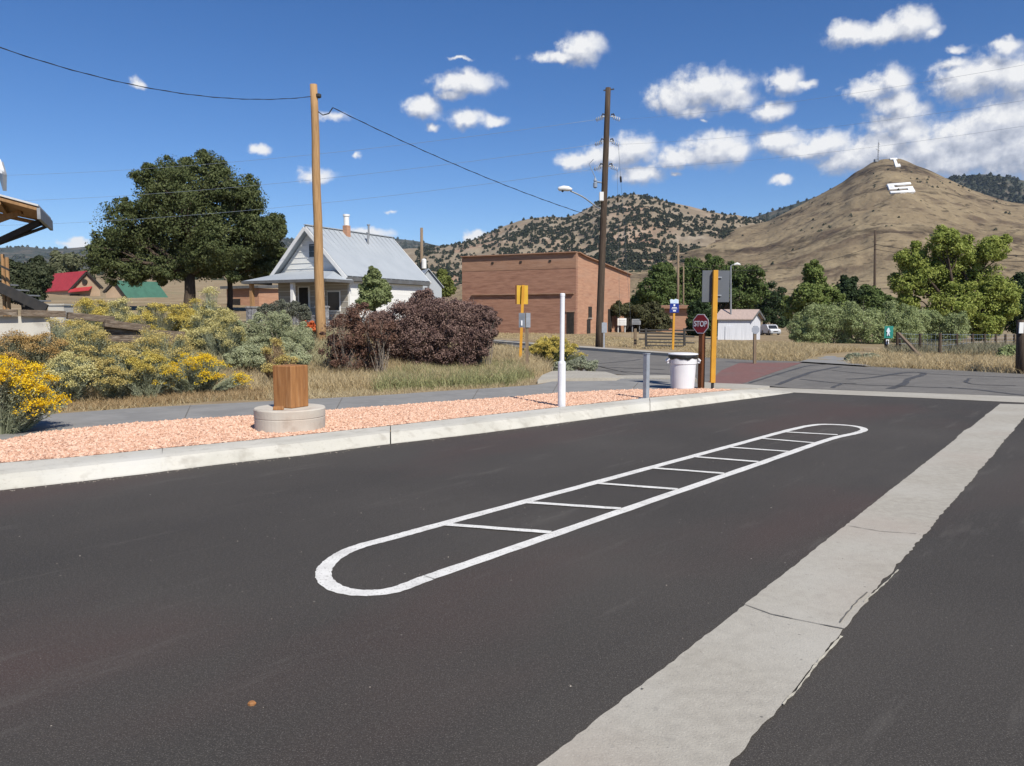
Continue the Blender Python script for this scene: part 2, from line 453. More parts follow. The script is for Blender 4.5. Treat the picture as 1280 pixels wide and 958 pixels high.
# asphalt of the lot: worn sealcoat, red-brown patches, drag scuffs along the driving direction
def asphalt_material():
    m = bpy.data.materials.new('asphalt'); m.use_nodes = True; nt = m.node_tree; L = nt.links.new
    p = nt.nodes['Principled BSDF']; p.inputs['Roughness'].default_value = .82; p.inputs['Specular IOR Level'].default_value = .22
    tc = nt.nodes.new('ShaderNodeTexCoord')
    def noise(scale, detail, rot=0, st=(1, 1, 1), rough=.5):
        mp = nt.nodes.new('ShaderNodeMapping'); mp.vector_type = 'TEXTURE'; mp.inputs['Rotation'].default_value = (0, 0, -rot); mp.inputs['Scale'].default_value = tuple(1 / q for q in st)
        L(tc.outputs['Object'], mp.inputs[0])
        n = nt.nodes.new('ShaderNodeTexNoise'); n.inputs['Scale'].default_value = scale; n.inputs['Detail'].default_value = detail; n.inputs['Roughness'].default_value = rough
        L(mp.outputs[0], n.inputs['Vector']); return n.outputs['Fac']
    def rng_(f, a, b, t=1.0, lo=0.0):
        r = nt.nodes.new('ShaderNodeMapRange'); r.inputs['From Min'].default_value = a; r.inputs['From Max'].default_value = b
        r.inputs['To Min'].default_value = lo; r.inputs['To Max'].default_value = t; L(f, r.inputs['Value']); return r.outputs[0]
    def mixc(c, f, col):
        x = nt.nodes.new('ShaderNodeMix'); x.data_type = 'RGBA'
        if isinstance(c, tuple): x.inputs['A'].default_value = (*c, 1)
        else: L(c, x.inputs['A'])
        x.inputs['B'].default_value = (*col, 1); L(f, x.inputs['Factor']); return x.outputs['Result']
    rot = -R(48.5)
    c = mixc((.041, .037, .033), rng_(noise(.3, 5), .34, .66), (.064, .057, .050))
    c = mixc(c, rng_(noise(.28, 4, rot, (.6, 1.3, 1)), .50, .66, .75), (.070, .043, .038))       # reddish wear
    c = mixc(c, rng_(noise(1.4, 6, rot, (.12, 1, 1), .6), .5, .78, .55), (.036, .033, .031))      # darker roller bands
    c = mixc(c, rng_(noise(3.2, 7, rot, (.16, 1.2, 1), .65), .58, .74, .5), (.13, .12, .105))    # pale dusty scuffs
    c = mixc(c, rng_(noise(55, 5, rough=.7), .5, .72, .6), (.105, .096, .085))
    c = mixc(c, rng_(noise(160, 3, rough=.7), .55, .70, .9), (.21, .195, .17))                     # aggregate
    c = mixc(c, rng_(noise(120, 3, rough=.7), .42, .28, .8), (.018, .017, .016))
    v = nt.nodes.new('ShaderNodeTexVoronoi'); v.inputs['Scale'].default_value = 9; L(tc.outputs['Object'], v.inputs['Vector'])
    s = nt.nodes.new('ShaderNodeSeparateColor'); L(v.outputs['Color'], s.inputs[0])
    w = nt.nodes.new('ShaderNodeMath'); w.operation = 'MULTIPLY'; L(rng_(v.outputs['Distance'], .07, .03), w.inputs[0]); L(rng_(s.outputs[0], .7, .9), w.inputs[1])
    c = mixc(c, w.outputs[0], (.22, .20, .17))                                                       # stray grit
    L(c, p.inputs['Base Color'])
    b = nt.nodes.new('ShaderNodeBump'); b.inputs['Strength'].default_value = .7; b.inputs['Distance'].default_value = .006
    L(noise(140, 4, rough=.7), b.inputs['Height']); L(b.outputs[0], p.inputs['Normal'])
    return m
m_asph = asphalt_material()
m_conc = mat('pale_concrete', (.52, .50, .44), (.43, .415, .36), scale=2.2, rough=.9, bump=.3, bscale=90, bdist=.004, spec=.2, alt=[((.32, .295, .25), 7, .55, .72, .6), ((.30, .27, .22), 38, .60, .74, .5), ((.62, .61, .57), 1.1, .5, .7, .5)])
m_oldc = mat('old_concrete', (.39, .365, .31), (.335, .312, .265), scale=14, rough=.92, bump=.5, bscale=120, bdist=.005, spec=.15, alt=[((.43, .41, .36), .9, .45, .65, .7), ((.36, .30, .25), .55, .52, .7, .5), ((.2, .19, .175), 18, .64, .78, .45), ((.22, .21, .19), 160, .56, .70, .6), ((.12, .115, .11), 70, .66, .76, .6), ((.50, .47, .41), 110, .58, .72, .5)], spot=(11, (.10, .095, .09), .09, .8))
m_walk = mat('sidewalk_concrete', (.25, .245, .232), (.21, .207, .198), scale=1.5, rough=.92, bump=.3, bscale=150, bdist=.004, spec=.15, alt=[((.28, .275, .265), 5, .5, .7, .5)])
m_street = mat('street_asphalt', (.172, .162, .148), (.14, .133, .122), scale=.9, rough=.9, bump=.4, bscale=120, bdist=.005, spec=.15, alt=[((.21, .20, .18), 3.5, .5, .7, .6), ((.10, .098, .095), .35, .52, .7, .5)])
m_tar = mat('tar_seal', (.062, .060, .058), (.085, .082, .079), scale=5, rough=.6)
m_red = mat('red_pavers', (.20, .105, .092), (.165, .088, .08), scale=5, rough=.95, bump=.3, bscale=60, alt=[((.15, .12, .11), 1.3, .5, .7, .5)])
m_paint = mat('road_paint', (.72, .71, .67), (.62, .61, .575), scale=9, rough=.8, bump=.4, bscale=160, bdist=.004, alt=[((.24, .225, .20), 70, .55, .70, .7), ((.40, .385, .36), 3.5, .56, .72, .5)])
m_crack = mat('crack', (.10, .095, .085), (.17, .16, .145), scale=20, rough=1)

mb = MB(); mb.sheet([(*p[:2], 0.0) for p in ([kfront[0] + np.array([-20., -16, 0])] + kfront[1:] + [gp(x, y) for x, y in near_edge[5::-1]] + [np.array([70., 4, 0]), np.array([70., -30, 0]), np.array([-40., -30, 0])])])
struct(mb.build('parking_lot', m_asph))
mb = MB(); mb.sheet([(*gp(x, y)[:2], 0.0) for x, y in near_edge] + [(*gp(x, y)[:2], 0.0) for x, y in far_edge[::-1]])
struct(mb.build('cross_street', m_street))
# red brick crossing
mb = MB(); mb.sheet([gp(x, y, .004) for x, y in [(884,478.5),(902,463),(925,453.5),(1003,453.5),(962,467.5),(928,480)]])
struct(mb.build('red_crosswalk', m_red))
# concrete pan where the lot meets the street
pan_t = [(878,480.5),(915,482),(945,483.5),(985,485.5),(1040,487.5),(1150,491.3),(1280,496),(1400,502)]
pan_b = [(878,486),(915,487),(945,488.5),(985,490.5),(1040,493),(1150,497.5),(1280,503.5),(1400,510)]
mb = MB(); mb.sheet([gp(x, y, .006) for x, y in pan_t] + [gp(x, y, .006) for x, y in pan_b[::-1]])
struct(mb.build('gutter_pan', m_oldc))
# tar seals on the street
mb = MB()
for w, pts in [(.10, [(937,479),(965,470),(1008,458),(1040,455)]), (.14, [(972,481),(995,472),(1020,464),(1050,458.5)]), (.16, [(1112,486),(1130,480),(1135,474),(1152,469),(1153,466),(1130,466),(1090,472),(1060,474)]),
               (.15, [(1185,484.5),(1220,487),(1260,492),(1300,496)]), (.09, [(1000,474),(1060,480),(1130,483),(1190,485)]), (.08, [(1040,485),(1052,480),(1070,479.5)]), (.08, [(1212,473),(1208,478),(1225,481),(1270,482)]),
               (.08, [(1040,463),(1090,468),(1140,470)]), (.1, [(650,447),(720,455),(760,459),(830,462)]), (.1, [(690,459),(780,452),(800,449)]), (.1, [(740,462),(870,470)]), (.08, [(1150,467),(1220,470),(1300,473)])]:
    ribbon(mb, catmull([gp(x, y, .005) for x, y in pts], sub=5), w, jit=.02)
struct(mb.build('tar_seams', m_tar))

# kerb: cast in lengths with open joints
def build_kerb():
    mb = MB(); xs = [-700, -330, -95, 203, 488, 700, 812, 992]
    prof = [(-.03, -.06, 0), (0, .012, 0), (.10, .085, .6), (.20, .125, .9), (.35, .138, 1), (1.0, .145, 1), (1.02, -.05, 0)]
    for k in range(len(xs) - 1):
        X = np.linspace(xs[k] + .4, xs[k + 1] - .4, 14); rows = []
        for x in X:
            h = 1 - .93 * float(sstep(905, 985, x))
            f = gp(x, yi(kf, x)); b = gp(x, yi(kb, x), .145 * h)
            f = f + np.array([random.uniform(-.008, .008), random.uniform(-.008, .008), 0])
            rows.append([f * (1 - t) * np.array([1, 1, 0]) + b * t * np.array([1, 1, 0]) + np.array([0, 0, (z * h if z > 0 else z)]) for t, z, _ in prof])
        V = [p for r_ in rows for p in r_]; n = len(prof)
        F = [(i * n + j, i * n + j + 1, (i + 1) * n + j + 1, (i + 1) * n + j) for i in range(len(X) - 1) for j in range(n - 1)]
        F += [tuple(range(n))[::-1], tuple((len(X) - 1) * n + j for j in range(n))]
        mb.add(V, F)
    struct(mb.build('kerb', m_conc))
    # dark grime packed into the joints
build_kerb()
# gravel bed and sidewalk
sw_lo = [(-400,588),(-60,558),(0,551),(50,541),(160,529.5),(280,521.5),(320,519.5),(410,513),(560,502),(640,496.5),(700,491.5),(780,487.5),(872,486)]
sw_up = [(-400,548),(-60,531),(0,525),(40,520),(70,517.5),(170,510),(320,502.5),(480,494),(560,488.5),(620,485),(672,481)]
grav = [gp(x, yi(kb, x) - .3, .125) for x in [-400, -100, 0, 100, 200, 318, 405, 490, 600, 700, 810, 880, 915]] + [gp(x, y, .125) for x, y in [(912,487)]] + [gp(x, y, .125) for x, y in sw_lo[::-1]]
m_gravel = mat('pink_gravel', (.50, .27, .18), (.34, .17, .115), scale=40, rough=.95, bump=1, bscale=45, bdist=.03, spec=.1, alt=[((.62, .40, .31), 70, .5, .65, .8)])
mb = MB(); mb.sheet(grav); struct(mb.build('gravel_bed', m_gravel))
mb = MB(); mb.sheet([gp(x, y, .11) for x, y in sw_lo] + [gp(x, y, .11) for x, y in [(872,480),(866,474.5),(778,473),(770,476),(690,477)]] + [gp(x, y, .11) for x, y in sw_up[::-1]])
struct(mb.build('sidewalk', m_walk))
mb = MB(); mb.prism([gp(x, y, .05) for x, y in [(672,480),(678,473),(690,468),(720,467.5),(757,469),(772,473.5),(866,473.5),(871,478.5),(780,476.5),(700,477.5)]], (0, 0, .085))
mb.prism([gp(x, y, .05) for x, y in [(872,488),(872,479.5),(890,481.5),(925,482.8),(962,485.6),(950,488.2),(912,489)]], (0, 0, .05))
struct(mb.build('sidewalk_apron', m_oldc))
mb = MB()
for x in (230, 420, 590, 690, 790):
    a, b = gp(x, yi(sw_lo, x), .113), gp(x + 8, yi(sw_up, x) if x < 650 else 478, .113)
    ribbon(mb, resample([a, b], .2), .015)
struct(mb.build('sidewalk_joints', m_crack))
# stones of the gravel bed
def poly_sample(poly, n):
    P = np.array(poly)[:, :2]; lo, hi = P.min(0), P.max(0); out = []
    while len(out) < n:
        q = lo + rng.random((n * 2, 2)) * (hi - lo)
        ins = np.zeros(len(q), bool)
        for i in range(len(P)):
            (x1, y1), (x2, y2) = P[i], P[(i + 1) % len(P)]
            ins ^= ((y1 > q[:, 1]) != (y2 > q[:, 1])) & (q[:, 0] < (x2 - x1) * (q[:, 1] - y1) / (y2 - y1 + 1e-12) + x1)
        out += list(q[ins])
    return np.array(out[:n])
def stones(name, pts, zs, smin, smax, m):
    n = len(pts)
    base = np.array([(1, 0, 0), (0, 1, 0), (-1, 0, 0), (0, -1, 0), (0, 0, 1), (0, 0, -1), (.6, .6, .5), (-.6, .5, .55), (.5, -.65, .5), (-.55, -.6, .45)], float)[:6]
    tri = [(0, 1, 4), (1, 2, 4), (2, 3, 4), (3, 0, 4), (1, 0, 5), (2, 1, 5), (3, 2, 5), (0, 3, 5)]
    s = rng.uniform(smin, smax, n)
    V = base[None] * (s[:, None, None] * rng.uniform(.55, 1.25, (n, 6, 3)))
    V += rng.normal(0, .18, (n, 6, 3)) * s[:, None, None]
    a = rng.uniform(0, 6.28, n); c, s_ = np.cos(a)[:, None], np.sin(a)[:, None]
    x = V[..., 0] * c - V[..., 1] * s_; y = V[..., 0] * s_ + V[..., 1] * c
    V[..., 0], V[..., 1] = x, y
    V[..., 2] *= .7
    V += np.stack([pts[:, 0], pts[:, 1], zs + s * .2], -1)[:, None]
    t = rng.random(n)
    mb = MB()
    for f in tri: mb.bulk(V[:, f, :], 3, t)
    return stuff(mb.build(name, m))
m_stone = mat('gravel_stones', (.71, .50, .375), (.47, .27, .18), tint=True, rough=.95, spec=.1)
gs = poly_sample(grav, 42000)
gs = gs[(np.abs(gs[:, 0] / gs[:, 1]) < 1.5)]
stones('gravel_stones', gs, np.full(len(gs), .122), .010, .028, m_stone)

def fit_line(px, z=0.0):                          # straight line on the ground through traced points
    P = np.array([gp(x, y, z) for x, y in px])[:, :2]; w = 1 / P[:, 1]
    c = (P * w[:, None]).sum(0) / w.sum(); u, s_, vt = np.linalg.svd((P - c) * w[:, None]); d = vt[0] * np.sign(vt[0][1]); return c, d
def on_line(L_, px, z=0.0):                       # nearest point of the line to a traced point
    c, d = L_; p = gp(*px, z)[:2]; q = c + d * ((p - c) @ d); return np.array([q[0], q[1], z])
def cross_line(L_, p, q):                         # where the line p-q meets it
    c, d = L_; e = (q - p)[:2]; M_ = np.array([[d[0], -e[0]], [d[1], -e[1]]]); t, s_ = np.linalg.solve(M_, p[:2] - c); r_ = c + d * t; return np.array([r_[0], r_[1], p[2]])
# white painted ladder-shaped island
Lr = [(480,739),(525,729),(575,712),(640,686),(695,665),(785,637),(855,610),(913,592),(957,579),(1027,554),(1062,544.5)]
cap_far = [(1077,539),(1079,535),(1066,532.3),(1044,530.8),(1018,530.8),(1000,533)]
Ll = [(987,537),(959,546),(914,557),(869,570.5),(813,584.5),(748,603),(661,627),(563,652.6),(510,667),(475,676.5)]
cap_near = [(446,684),(421,696),(407,709),(405,722),(418,734),(445,740)]
LR = fit_line([(575,712),(640,686),(695,665),(785,637),(855,610),(913,592),(957,579),(1027,554)]); LL = fit_line([(959,546),(914,557),(869,570.5),(813,584.5),(748,603),(661,627),(563,652.6),(510,667)])
z4 = .004
outline = catmull([on_line(LR, p, z4) for p in [(540,725),(575,712),(785,637),(957,579),(1040,550)]] + [gp(x, y, z4) for x, y in [(1072,541),(1080,536.5),(1068,532.8),(1044,530.9),(1020,531.2)]] + [on_line(LL, p, z4) for p in [(990,537),(914,557),(748,603),(563,652.6),(490,672)]] + [gp(x, y, z4) for x, y in [(446,684),(421,696),(407,709),(405,722),(420,735),(449,741),(490,738)]], closed=True, sub=10)
mb = MB(); ribbon(mb, outline, .098, closed=True, jit=.004)
struct(mb.build('ladder_marking', m_paint))
mb = MB()
for a, b in [((560,655.5),(690,665.5)),((660,628),(780,636)),((747,604),(853,612)),((816,585),(908,592)),((869,571),(952,577.5)),((915,559.3),(995,565)),((957,548.5),(1029,554.5)),((988,540.3),(1055,544))]:
    p, q = gp(*a, .008), gp(*b, .008); p, q = cross_line(LL, p, q), cross_line(LR, p, q); d = unit(q - p)
    ribbon(mb, resample([p + d * .045, q - d * .045], .12), .072, jit=.004)
struct(mb.build('ladder_crossbars', m_paint))

# concrete valley gutter running up the lot, ragged where the asphalt laps over it
gl = [(300,1260),(540,1069),(675,958),(800,860),(930,755),(1060,657),(1120,608),(1180,560),(1215,533),(1252,505)]
gr = [(650,1260),(800,1080),(912,958),(980,880),(1055,785),(1120,715),(1145,667),(1197,610),(1252,560),(1285,530),(1312,507)]
def rag(px, j, step=.12, z=.005):
    P = resample([gp(x, y, z) for x, y in px], step); out = []
    for k, p in enumerate(P):
        w = j * ((fbm(np.array([p[0] * 3.]), np.array([p[1] * 3.]))[0] - .48) * 2.2 + random.uniform(-.15, .15))
        out.append(p + np.array([w * .75, -w * .66, 0]))
    return out
GL, GR = fit_line(gl[2:-1]), fit_line(gr[2:-1])
def edge(L_, px, j):
    P = resample([on_line(L_, px[0], .005), on_line(L_, px[-1], .005)], .05); c, d = L_; n_ = np.array([d[1], -d[0], 0]); out = []
    for p in P:
        f_ = fbm(np.array([p[0] * 2.3]), np.array([p[1] * 2.3]), 5)[0] - .48; f2 = max(0.0, fbm(np.array([p[0] * 1.1 + 40]), np.array([p[1] * 1.1]), 4)[0] - .58)
        out.append(p + n_ * (j * (f_ * .5 + random.uniform(-.12, .12)) - j * 4 * f2))
    return out
gle = edge(GL, gl, .035); gre = edge(GR, gr, .06)
mb = MB(); mb.sheet(gle + gre[::-1]); struct(mb.build('valley_gutter', m_oldc))
mb = MB()
for pts in [[(930,755),(965,768),(1010,777),(1055,786)], [(1060,657),(1100,664),(1145,667)], [(800,860),(850,876),(930,892)][:1] + [(803,861)]]:
    ribbon(mb, rag(pts, .015, .05, .009), .007, jit=.003)
ribbon(mb, rag([(1050,778),(1066,757),(1084,740)], .015, .05, .009), .008, jit=.003)
struct(mb.build('gutter_cracks', m_crack))
m_chip = mat('chipped_concrete', (.50, .47, .38), (.40, .37, .30), scale=25, rough=1, bump=.8, bscale=60)
mb = MB()
ribbon(mb, rag([(978,880),(1000,858),(1022,828),(1052,795)], .012, .04, .010), .009, jit=.004)
ribbon(mb, rag([(1080,752),(1098,736),(1112,722),(1122,712)], .012, .04, .010), .008, jit=.004)
struct(mb.build('gutter_chips', m_chip))

# far kerb and walk, trail
fk = [(575,420),(612,426),(720,434),(800,439.5),(868,444)]
mb = MB()
top = [gp(x, y, .12) for x, y in fk]; up_ = [gp(x, y - 1.8, .12) for x, y in fk]
mb.prism(top + up_[::-1], (0, 0, -.16)); struct(mb.build('far_kerb', m_oldc))
mb = MB(); mb.sheet([gp(x, y, .045) for x, y in [(1000,452),(1088,457.5),(1066,452),(1082,446),(1100,440.5),(1096,439),(1078,440.5),(1040,444),(1012,448.5)]])
struct(mb.build('trail', m_walk))

# ------------------------------------------------------------------ hills
HILLS = {}
HAZE = .00004
def hill(name, sil, Rd, r0, m, p=1.15, gully=.12, gs=.012, z0=-6, back=.5, na=260, nr=90, micro=0.0, soft=7.0):
    A_ = np.array([azel(x, y)[0] for x, y in sil]); E_ = np.array([math.tan(azel(x, y)[1]) for x, y in sil])
    fa = np.linspace(A_[0], A_[-1], 900); fe = np.interp(fa, A_, E_)
    def blur(v, deg):
        k = max(3, int(R(deg) / (fa[1] - fa[0]))); w = np.hanning(2 * k + 1); w /= w.sum()
        return np.convolve(np.pad(v, k, 'edge'), w, 'valid')
    f1, f2 = blur(fe, .35), blur(fe, soft)
    def height(a, r):
        t0 = np.clip((r - r0) / (Rd - r0), 0, 1) ** 2.2
        e = np.interp(a, fa, f1) * t0 + np.interp(a, fa, f2) * (1 - t0); zp = CAMH + e * Rd
        t = np.clip((r - r0) / (Rd - r0), 0, 1); u = np.clip((r - Rd) / (Rd * back), 0, 1)
        x, y = r * np.sin(a), r * np.cos(a)
        zz = z0 + (zp - z0) * t ** p
        g = (fbm(x * gs + 3, y * gs + 5) - .48) * 2
        g2 = (fbm(a * Rd * gs * 2.2, r * gs * .25) - .48) * 2
        zz = zz + (zp - z0) * gully * (.85 * g + .15 * g2) * np.sin(np.pi * t) ** 1.0
        if micro: zz = zz + micro * (fbm(x * .03, y * .03, 6) - .48) * np.clip(t * 3, 0, 1) * np.clip((1 - t) * 8, .12, 1)
        return np.where(r > Rd, zp - (zp - z0) * u ** 1.4, zz)
    a = np.linspace(A_[0], A_[-1], na)
    r = np.concatenate([np.linspace(r0, Rd, nr), np.linspace(Rd * 1.04, Rd * (1 + back), 14)])
    aa, rr = np.meshgrid(a, r, indexing='ij'); z = height(aa, rr)
    V = np.stack([rr * np.sin(aa), rr * np.cos(aa), z], -1).reshape(-1, 3); n2 = len(r)
    i, j = np.meshgrid(np.arange(na - 1), np.arange(n2 - 1), indexing='ij')
    q = np.stack([i * n2 + j, i * n2 + j + 1, (i + 1) * n2 + j + 1, (i + 1) * n2 + j], -1).reshape(-1, 4)
    mb = MB(); mb.V.append(V); mb.n = len(V); mb.F.append(('bulk', q)); mb.T.append(('bulk', np.full(len(q), .5)))
    o = struct(mb.build(name, m, smooth=True)); HILLS[name] = (height, r0, Rd); return o
m_hillS = mat('dry_hillside', (.235, .185, .115), (.175, .134, .086), scale=.018, rough=1, spec=.02, detail=9, bump=.8, bscale=.25, bdist=1.5,
              alt=[((.30, .24, .15), .007, .48, .66, .75), ((.085, .060, .045), .024, .54, .66, .75), ((.06, .048, .034), .11, .57, .67, .8), ((.30, .24, .15), .09, .56, .7, .6)])
def outcrops(m, lo, hi, col):                    # a bed of dark rock cropping out at one level of the hill
    nt = m.node_tree; L = nt.links.new; p = nt.nodes['Principled BSDF']; src = p.inputs['Base Color'].links[0].from_socket
    tc = nt.nodes.new('ShaderNodeTexCoord'); sp = nt.nodes.new('ShaderNodeSeparateXYZ'); L(tc.outputs['Object'], sp.inputs[0])
    n = nt.nodes.new('ShaderNodeTexNoise'); n.inputs['Scale'].default_value = .02; n.inputs['Detail'].default_value = 8; L(tc.outputs['Object'], n.inputs['Vector'])
    ad = nt.nodes.new('ShaderNodeMath'); ad.operation = 'MULTIPLY_ADD'; L(n.outputs['Fac'], ad.inputs[0]); ad.inputs[1].default_value = 46; L(sp.outputs[2], ad.inputs[2])
    prev = src
    for l_, h_, amt in zip(lo, hi, (.95, .85, .7)):
        r1 = nt.nodes.new('ShaderNodeMapRange'); r1.inputs['From Min'].default_value = l_ + 23; r1.inputs['From Max'].default_value = (l_ + h_) / 2 + 23; L(ad.outputs[0], r1.inputs['Value'])
        r2 = nt.nodes.new('ShaderNodeMapRange'); r2.inputs['From Min'].default_value = h_ + 23; r2.inputs['From Max'].default_value = (l_ + h_) / 2 + 23; L(ad.outputs[0], r2.inputs['Value'])
        n2 = nt.nodes.new('ShaderNodeTexNoise'); n2.inputs['Scale'].default_value = .09; n2.inputs['Detail'].default_value = 6; L(tc.outputs['Object'], n2.inputs['Vector'])
        r3 = nt.nodes.new('ShaderNodeMapRange'); r3.inputs['From Min'].default_value = .34; r3.inputs['From Max'].default_value = .5; r3.inputs['To Max'].default_value = amt; L(n2.outputs['Fac'], r3.inputs['Value'])
        a_ = nt.nodes.new('ShaderNodeMath'); a_.operation = 'MULTIPLY'; a_.use_clamp = True; L(r1.outputs[0], a_.inputs[0]); L(r2.outputs[0], a_.inputs[1])
        b_ = nt.nodes.new('ShaderNodeMath'); b_.operation = 'MULTIPLY'; b_.use_clamp = True; L(a_.outputs[0], b_.inputs[0]); L(r3.outputs[0], b_.inputs[1])
        x = nt.nodes.new('ShaderNodeMix'); x.data_type = 'RGBA'; x.inputs['B'].default_value = (*col, 1); L(b_.outputs[0], x.inputs['Factor']); L(prev, x.inputs['A']); prev = x.outputs['Result']
    L(prev, p.inputs['Base Color'])
outcrops(m_hillS, (197, 148, 66), (221, 158, 82), (.035, .026, .02))
m_hillJ = mat('rocky_hillside', (.26, .215, .155), (.205, .165, .118), scale=.02, rough=1, spec=.02, detail=9, bump=.8, bscale=.2, bdist=1.5,
              alt=[((.33, .19, .13), .008, .5, .64, .6), ((.36, .32, .25), .016, .54, .7, .6), ((.14, .12, .085), .1, .58, .7, .5)])
m_hillF = mat('wooded_far_hillside', (.055, .065, .05), (.12, .105, .08), scale=.012, rough=1, spec=.02, detail=9, lo=.45, hi=.62, alt=[((.04, .05, .042), .05, .48, .6, .7)])
silS = [(440,352),(520,340),(560,330),(620,322),(660,318),(700,314),(780,308),(850,296),(920,285),(960,277),(985,264),(1005,254),(1030,241),(1055,227),(1068,216),(1080,210),(1090,203),(1098,201),(1105,199),(1125,198.5),(1135,202),(1145,207),(1160,212),(1175,219),(1200,231),(1230,243),(1260,252),(1300,258),(1400,280),(1600,310)]
silJ = [(400,330),(450,324),(480,318),(500,312),(543,309),(560,306.5),(577,304),(600,297),(622,286),(650,276),(668,273),(690,271),(705,272),(720,268),(738,259),(750,251),(765,246.5),(785,243),(800,243.5),(815,247),(840,254),(862,258),(880,263),(905,268),(922,269),(935,273),(955,276),(1000,292),(1060,320)]
silB = [(860,300),(900,285),(930,275),(960,266),(1005,251),(1060,235),(1120,226),(1195,222),(1212,219),(1230,218),(1250,220),(1280,226),(1350,235),(1500,250)]
silL = [(-500,318),(-200,314),(0,310),(35,308.5),(60,312),(90,310),(125,307.5),(170,309),(230,305),(310,300),(330,297),(360,298),(400,302),(440,305),(487,298),(510,300),(530,303),(545,307),(575,309),(620,320),(660,330)]
silM = [(-500,352),(-100,346),(60,340),(100,338),(140,335),(230,334),(330,342),(420,345),(470,352)]
hill('summit_hill', silS, 1300, 330, m_hillS, p=1.2, gully=.11, gs=.0045, na=560, nr=240, micro=13)
hill('juniper_hill', silJ, 1500, 500, m_hillJ, p=1.25, gully=.16, gs=.005, z0=-4, na=420, nr=160, micro=18)
hill('back_hill', silB, 2700, 1700, m_hillF, gully=.15, gs=.003, z0=20, na=160, nr=50, micro=20)
hill('far_hills', silL, 4200, 1800, m_hillF, gully=.15, gs=.002, z0=20, na=200, nr=50, micro=20)
hill('low_hill', silM, 800, 420, m_hillS, p=1.1, gully=.1, gs=.006, z0=8, na=120, nr=50, micro=3)
# clear mountain air: far ridges fade a little to blue
m_haze = bpy.data.materials.new('haze'); m_haze.use_nodes = True
hn = m_haze.node_tree; hn.nodes.clear(); ho = hn.nodes.new('ShaderNodeOutputMaterial'); hv = hn.nodes.new('ShaderNodeVolumePrincipled')
hv.inputs['Color'].default_value = (.62, .76, 1.0, 1); hv.inputs['Density'].default_value = HAZE; hv.inputs['Anisotropy'].default_value = 0.0
hn.links.new(hv.outputs[0], ho.inputs['Volume'])
mb = MB(); mb.box((0, 0, 270), (13200, 13200, 620))
stuff(mb.build('haze', m_haze))

def on_hill(name, px, py, back=False):
    h, r0, Rd = HILLS[name]; a, e = azel(px, py); te = math.tan(e)
    rr = np.linspace(r0, Rd, 1600); f = h(np.full_like(rr, a), rr) - (CAMH + te * rr)
    k = np.argmax(f > 0) if (f > 0).any() else len(rr) - 1
    r_ = rr[k]; return np.array([r_ * math.sin(a), r_ * math.cos(a), float(h(np.array([a]), np.array([r_]))[0])])

# white letter laid on the hillside, mast and lookout on the summit
m_white = mat('white_paint', (.80, .80, .78), (.72, .72, .70), scale=3, rough=.6)
def hill_panel(mb, quad, n=6):
    g = [[on_hill('summit_hill', *((1 - v) * ((1 - u) * np.array(quad[0]) + u * np.array(quad[1])) + v * ((1 - u) * np.array(quad[3]) + u * np.array(quad[2])))) for u in np.linspace(0, 1, n)] for v in (0, 1)]
    up = np.array([0, -.9, .9]) * 1.2
    V = [p + up for p in g[0]] + [p + up for p in g[1]] + [p - up for p in g[0]] + [p - up for p in g[1]]
    F = []
    for i in range(n - 1):
        F += [(i, i + 1, n + i + 1, n + i), (2 * n + i, 3 * n + i, 3 * n + i + 1, 2 * n + i + 1), (i, 2 * n + i, 2 * n + i + 1, i + 1), (n + i, n + i + 1, 3 * n + i + 1, 3 * n + i)]
    F += [(0, n, 3 * n, 2 * n), (n - 1, 3 * n - 1, 4 * n - 1, 2 * n - 1)]
    mb.add(V, F)
def pl(u, v):                                   # u, v in 0..1 on the letter's slanted block
    tl, tr, br, bl = np.array([1108.3, 231.3]), np.array([1137.3, 229.2]), np.array([1143.8, 241]), np.array([1113, 243])
    return (1 - v) * ((1 - u) * tl + u * tr) + v * ((1 - u) * bl + u * br)
mb = MB()
for (u0, v0, u1, v1) in [(0, 0, 1, .2), (0, .2, .26, .42), (0, .42, 1, .60), (.76, .60, 1, .8), (0, .8, 1, 1)]:
    hill_panel(mb, [pl(u0, v0), pl(u1, v0), pl(u1, v1), pl(u0, v1)])
o = mb.build('hillside_letter', m_white, origin=on_hill('summit_hill', 1125, 243)); tag(o, 'huge white block letter S lying on the bare hillside below the summit', 'letter')
mb = MB()
for q in ([(1112,198.2),(1121,197.6),(1121.6,200.4),(1112.6,200.6)], [(1116.3,200.5),(1119.6,200.5),(1123,209.3),(1119,209.5)], [(1119,206.5),(1124.5,206),(1125.5,209.5),(1119.4,210)]):
    hill_panel(mb, q, 3)
o = mb.build('summit_lookout', m_white, origin=on_hill('summit_hill', 1121, 209)); tag(o, 'small white lookout with chute on the hill summit above the letter S', 'lookout')
b = on_hill('summit_hill', 1097, 202.5)
m_steel = mat('grey_steel', (.30, .31, .32), (.24, .25, .26), rough=.5, metal=.3)
an = thing('antenna_mast', 'thin lattice antenna mast on the summit of the bare hill', 'antenna', b)
H = 23 / FPX * b[1]
mb = MB(); w = 1.0
for sx, sy in ((-1, -1), (1, -1), (0, 1.2)): mb.tube([b + (sx * w, sy * w, -2), b + (sx * .3, sy * .3, H)], [.32, .22], 5)
for k in range(9):
    z = H * k / 9; mb.tube([b + (-w, -w, z), b + (w, -w, z + H / 9)], .15, 4); mb.tube([b + (w, -w, z), b + (0, w * 1.2, z + H / 9)], .15, 4)
mb.build('lattice', m_steel, an)
mb = MB(); mb.tube([b + (0, 0, H), b + (0, 0, H * 1.15)], .15, 5); mb.build('whip', m_steel, an)
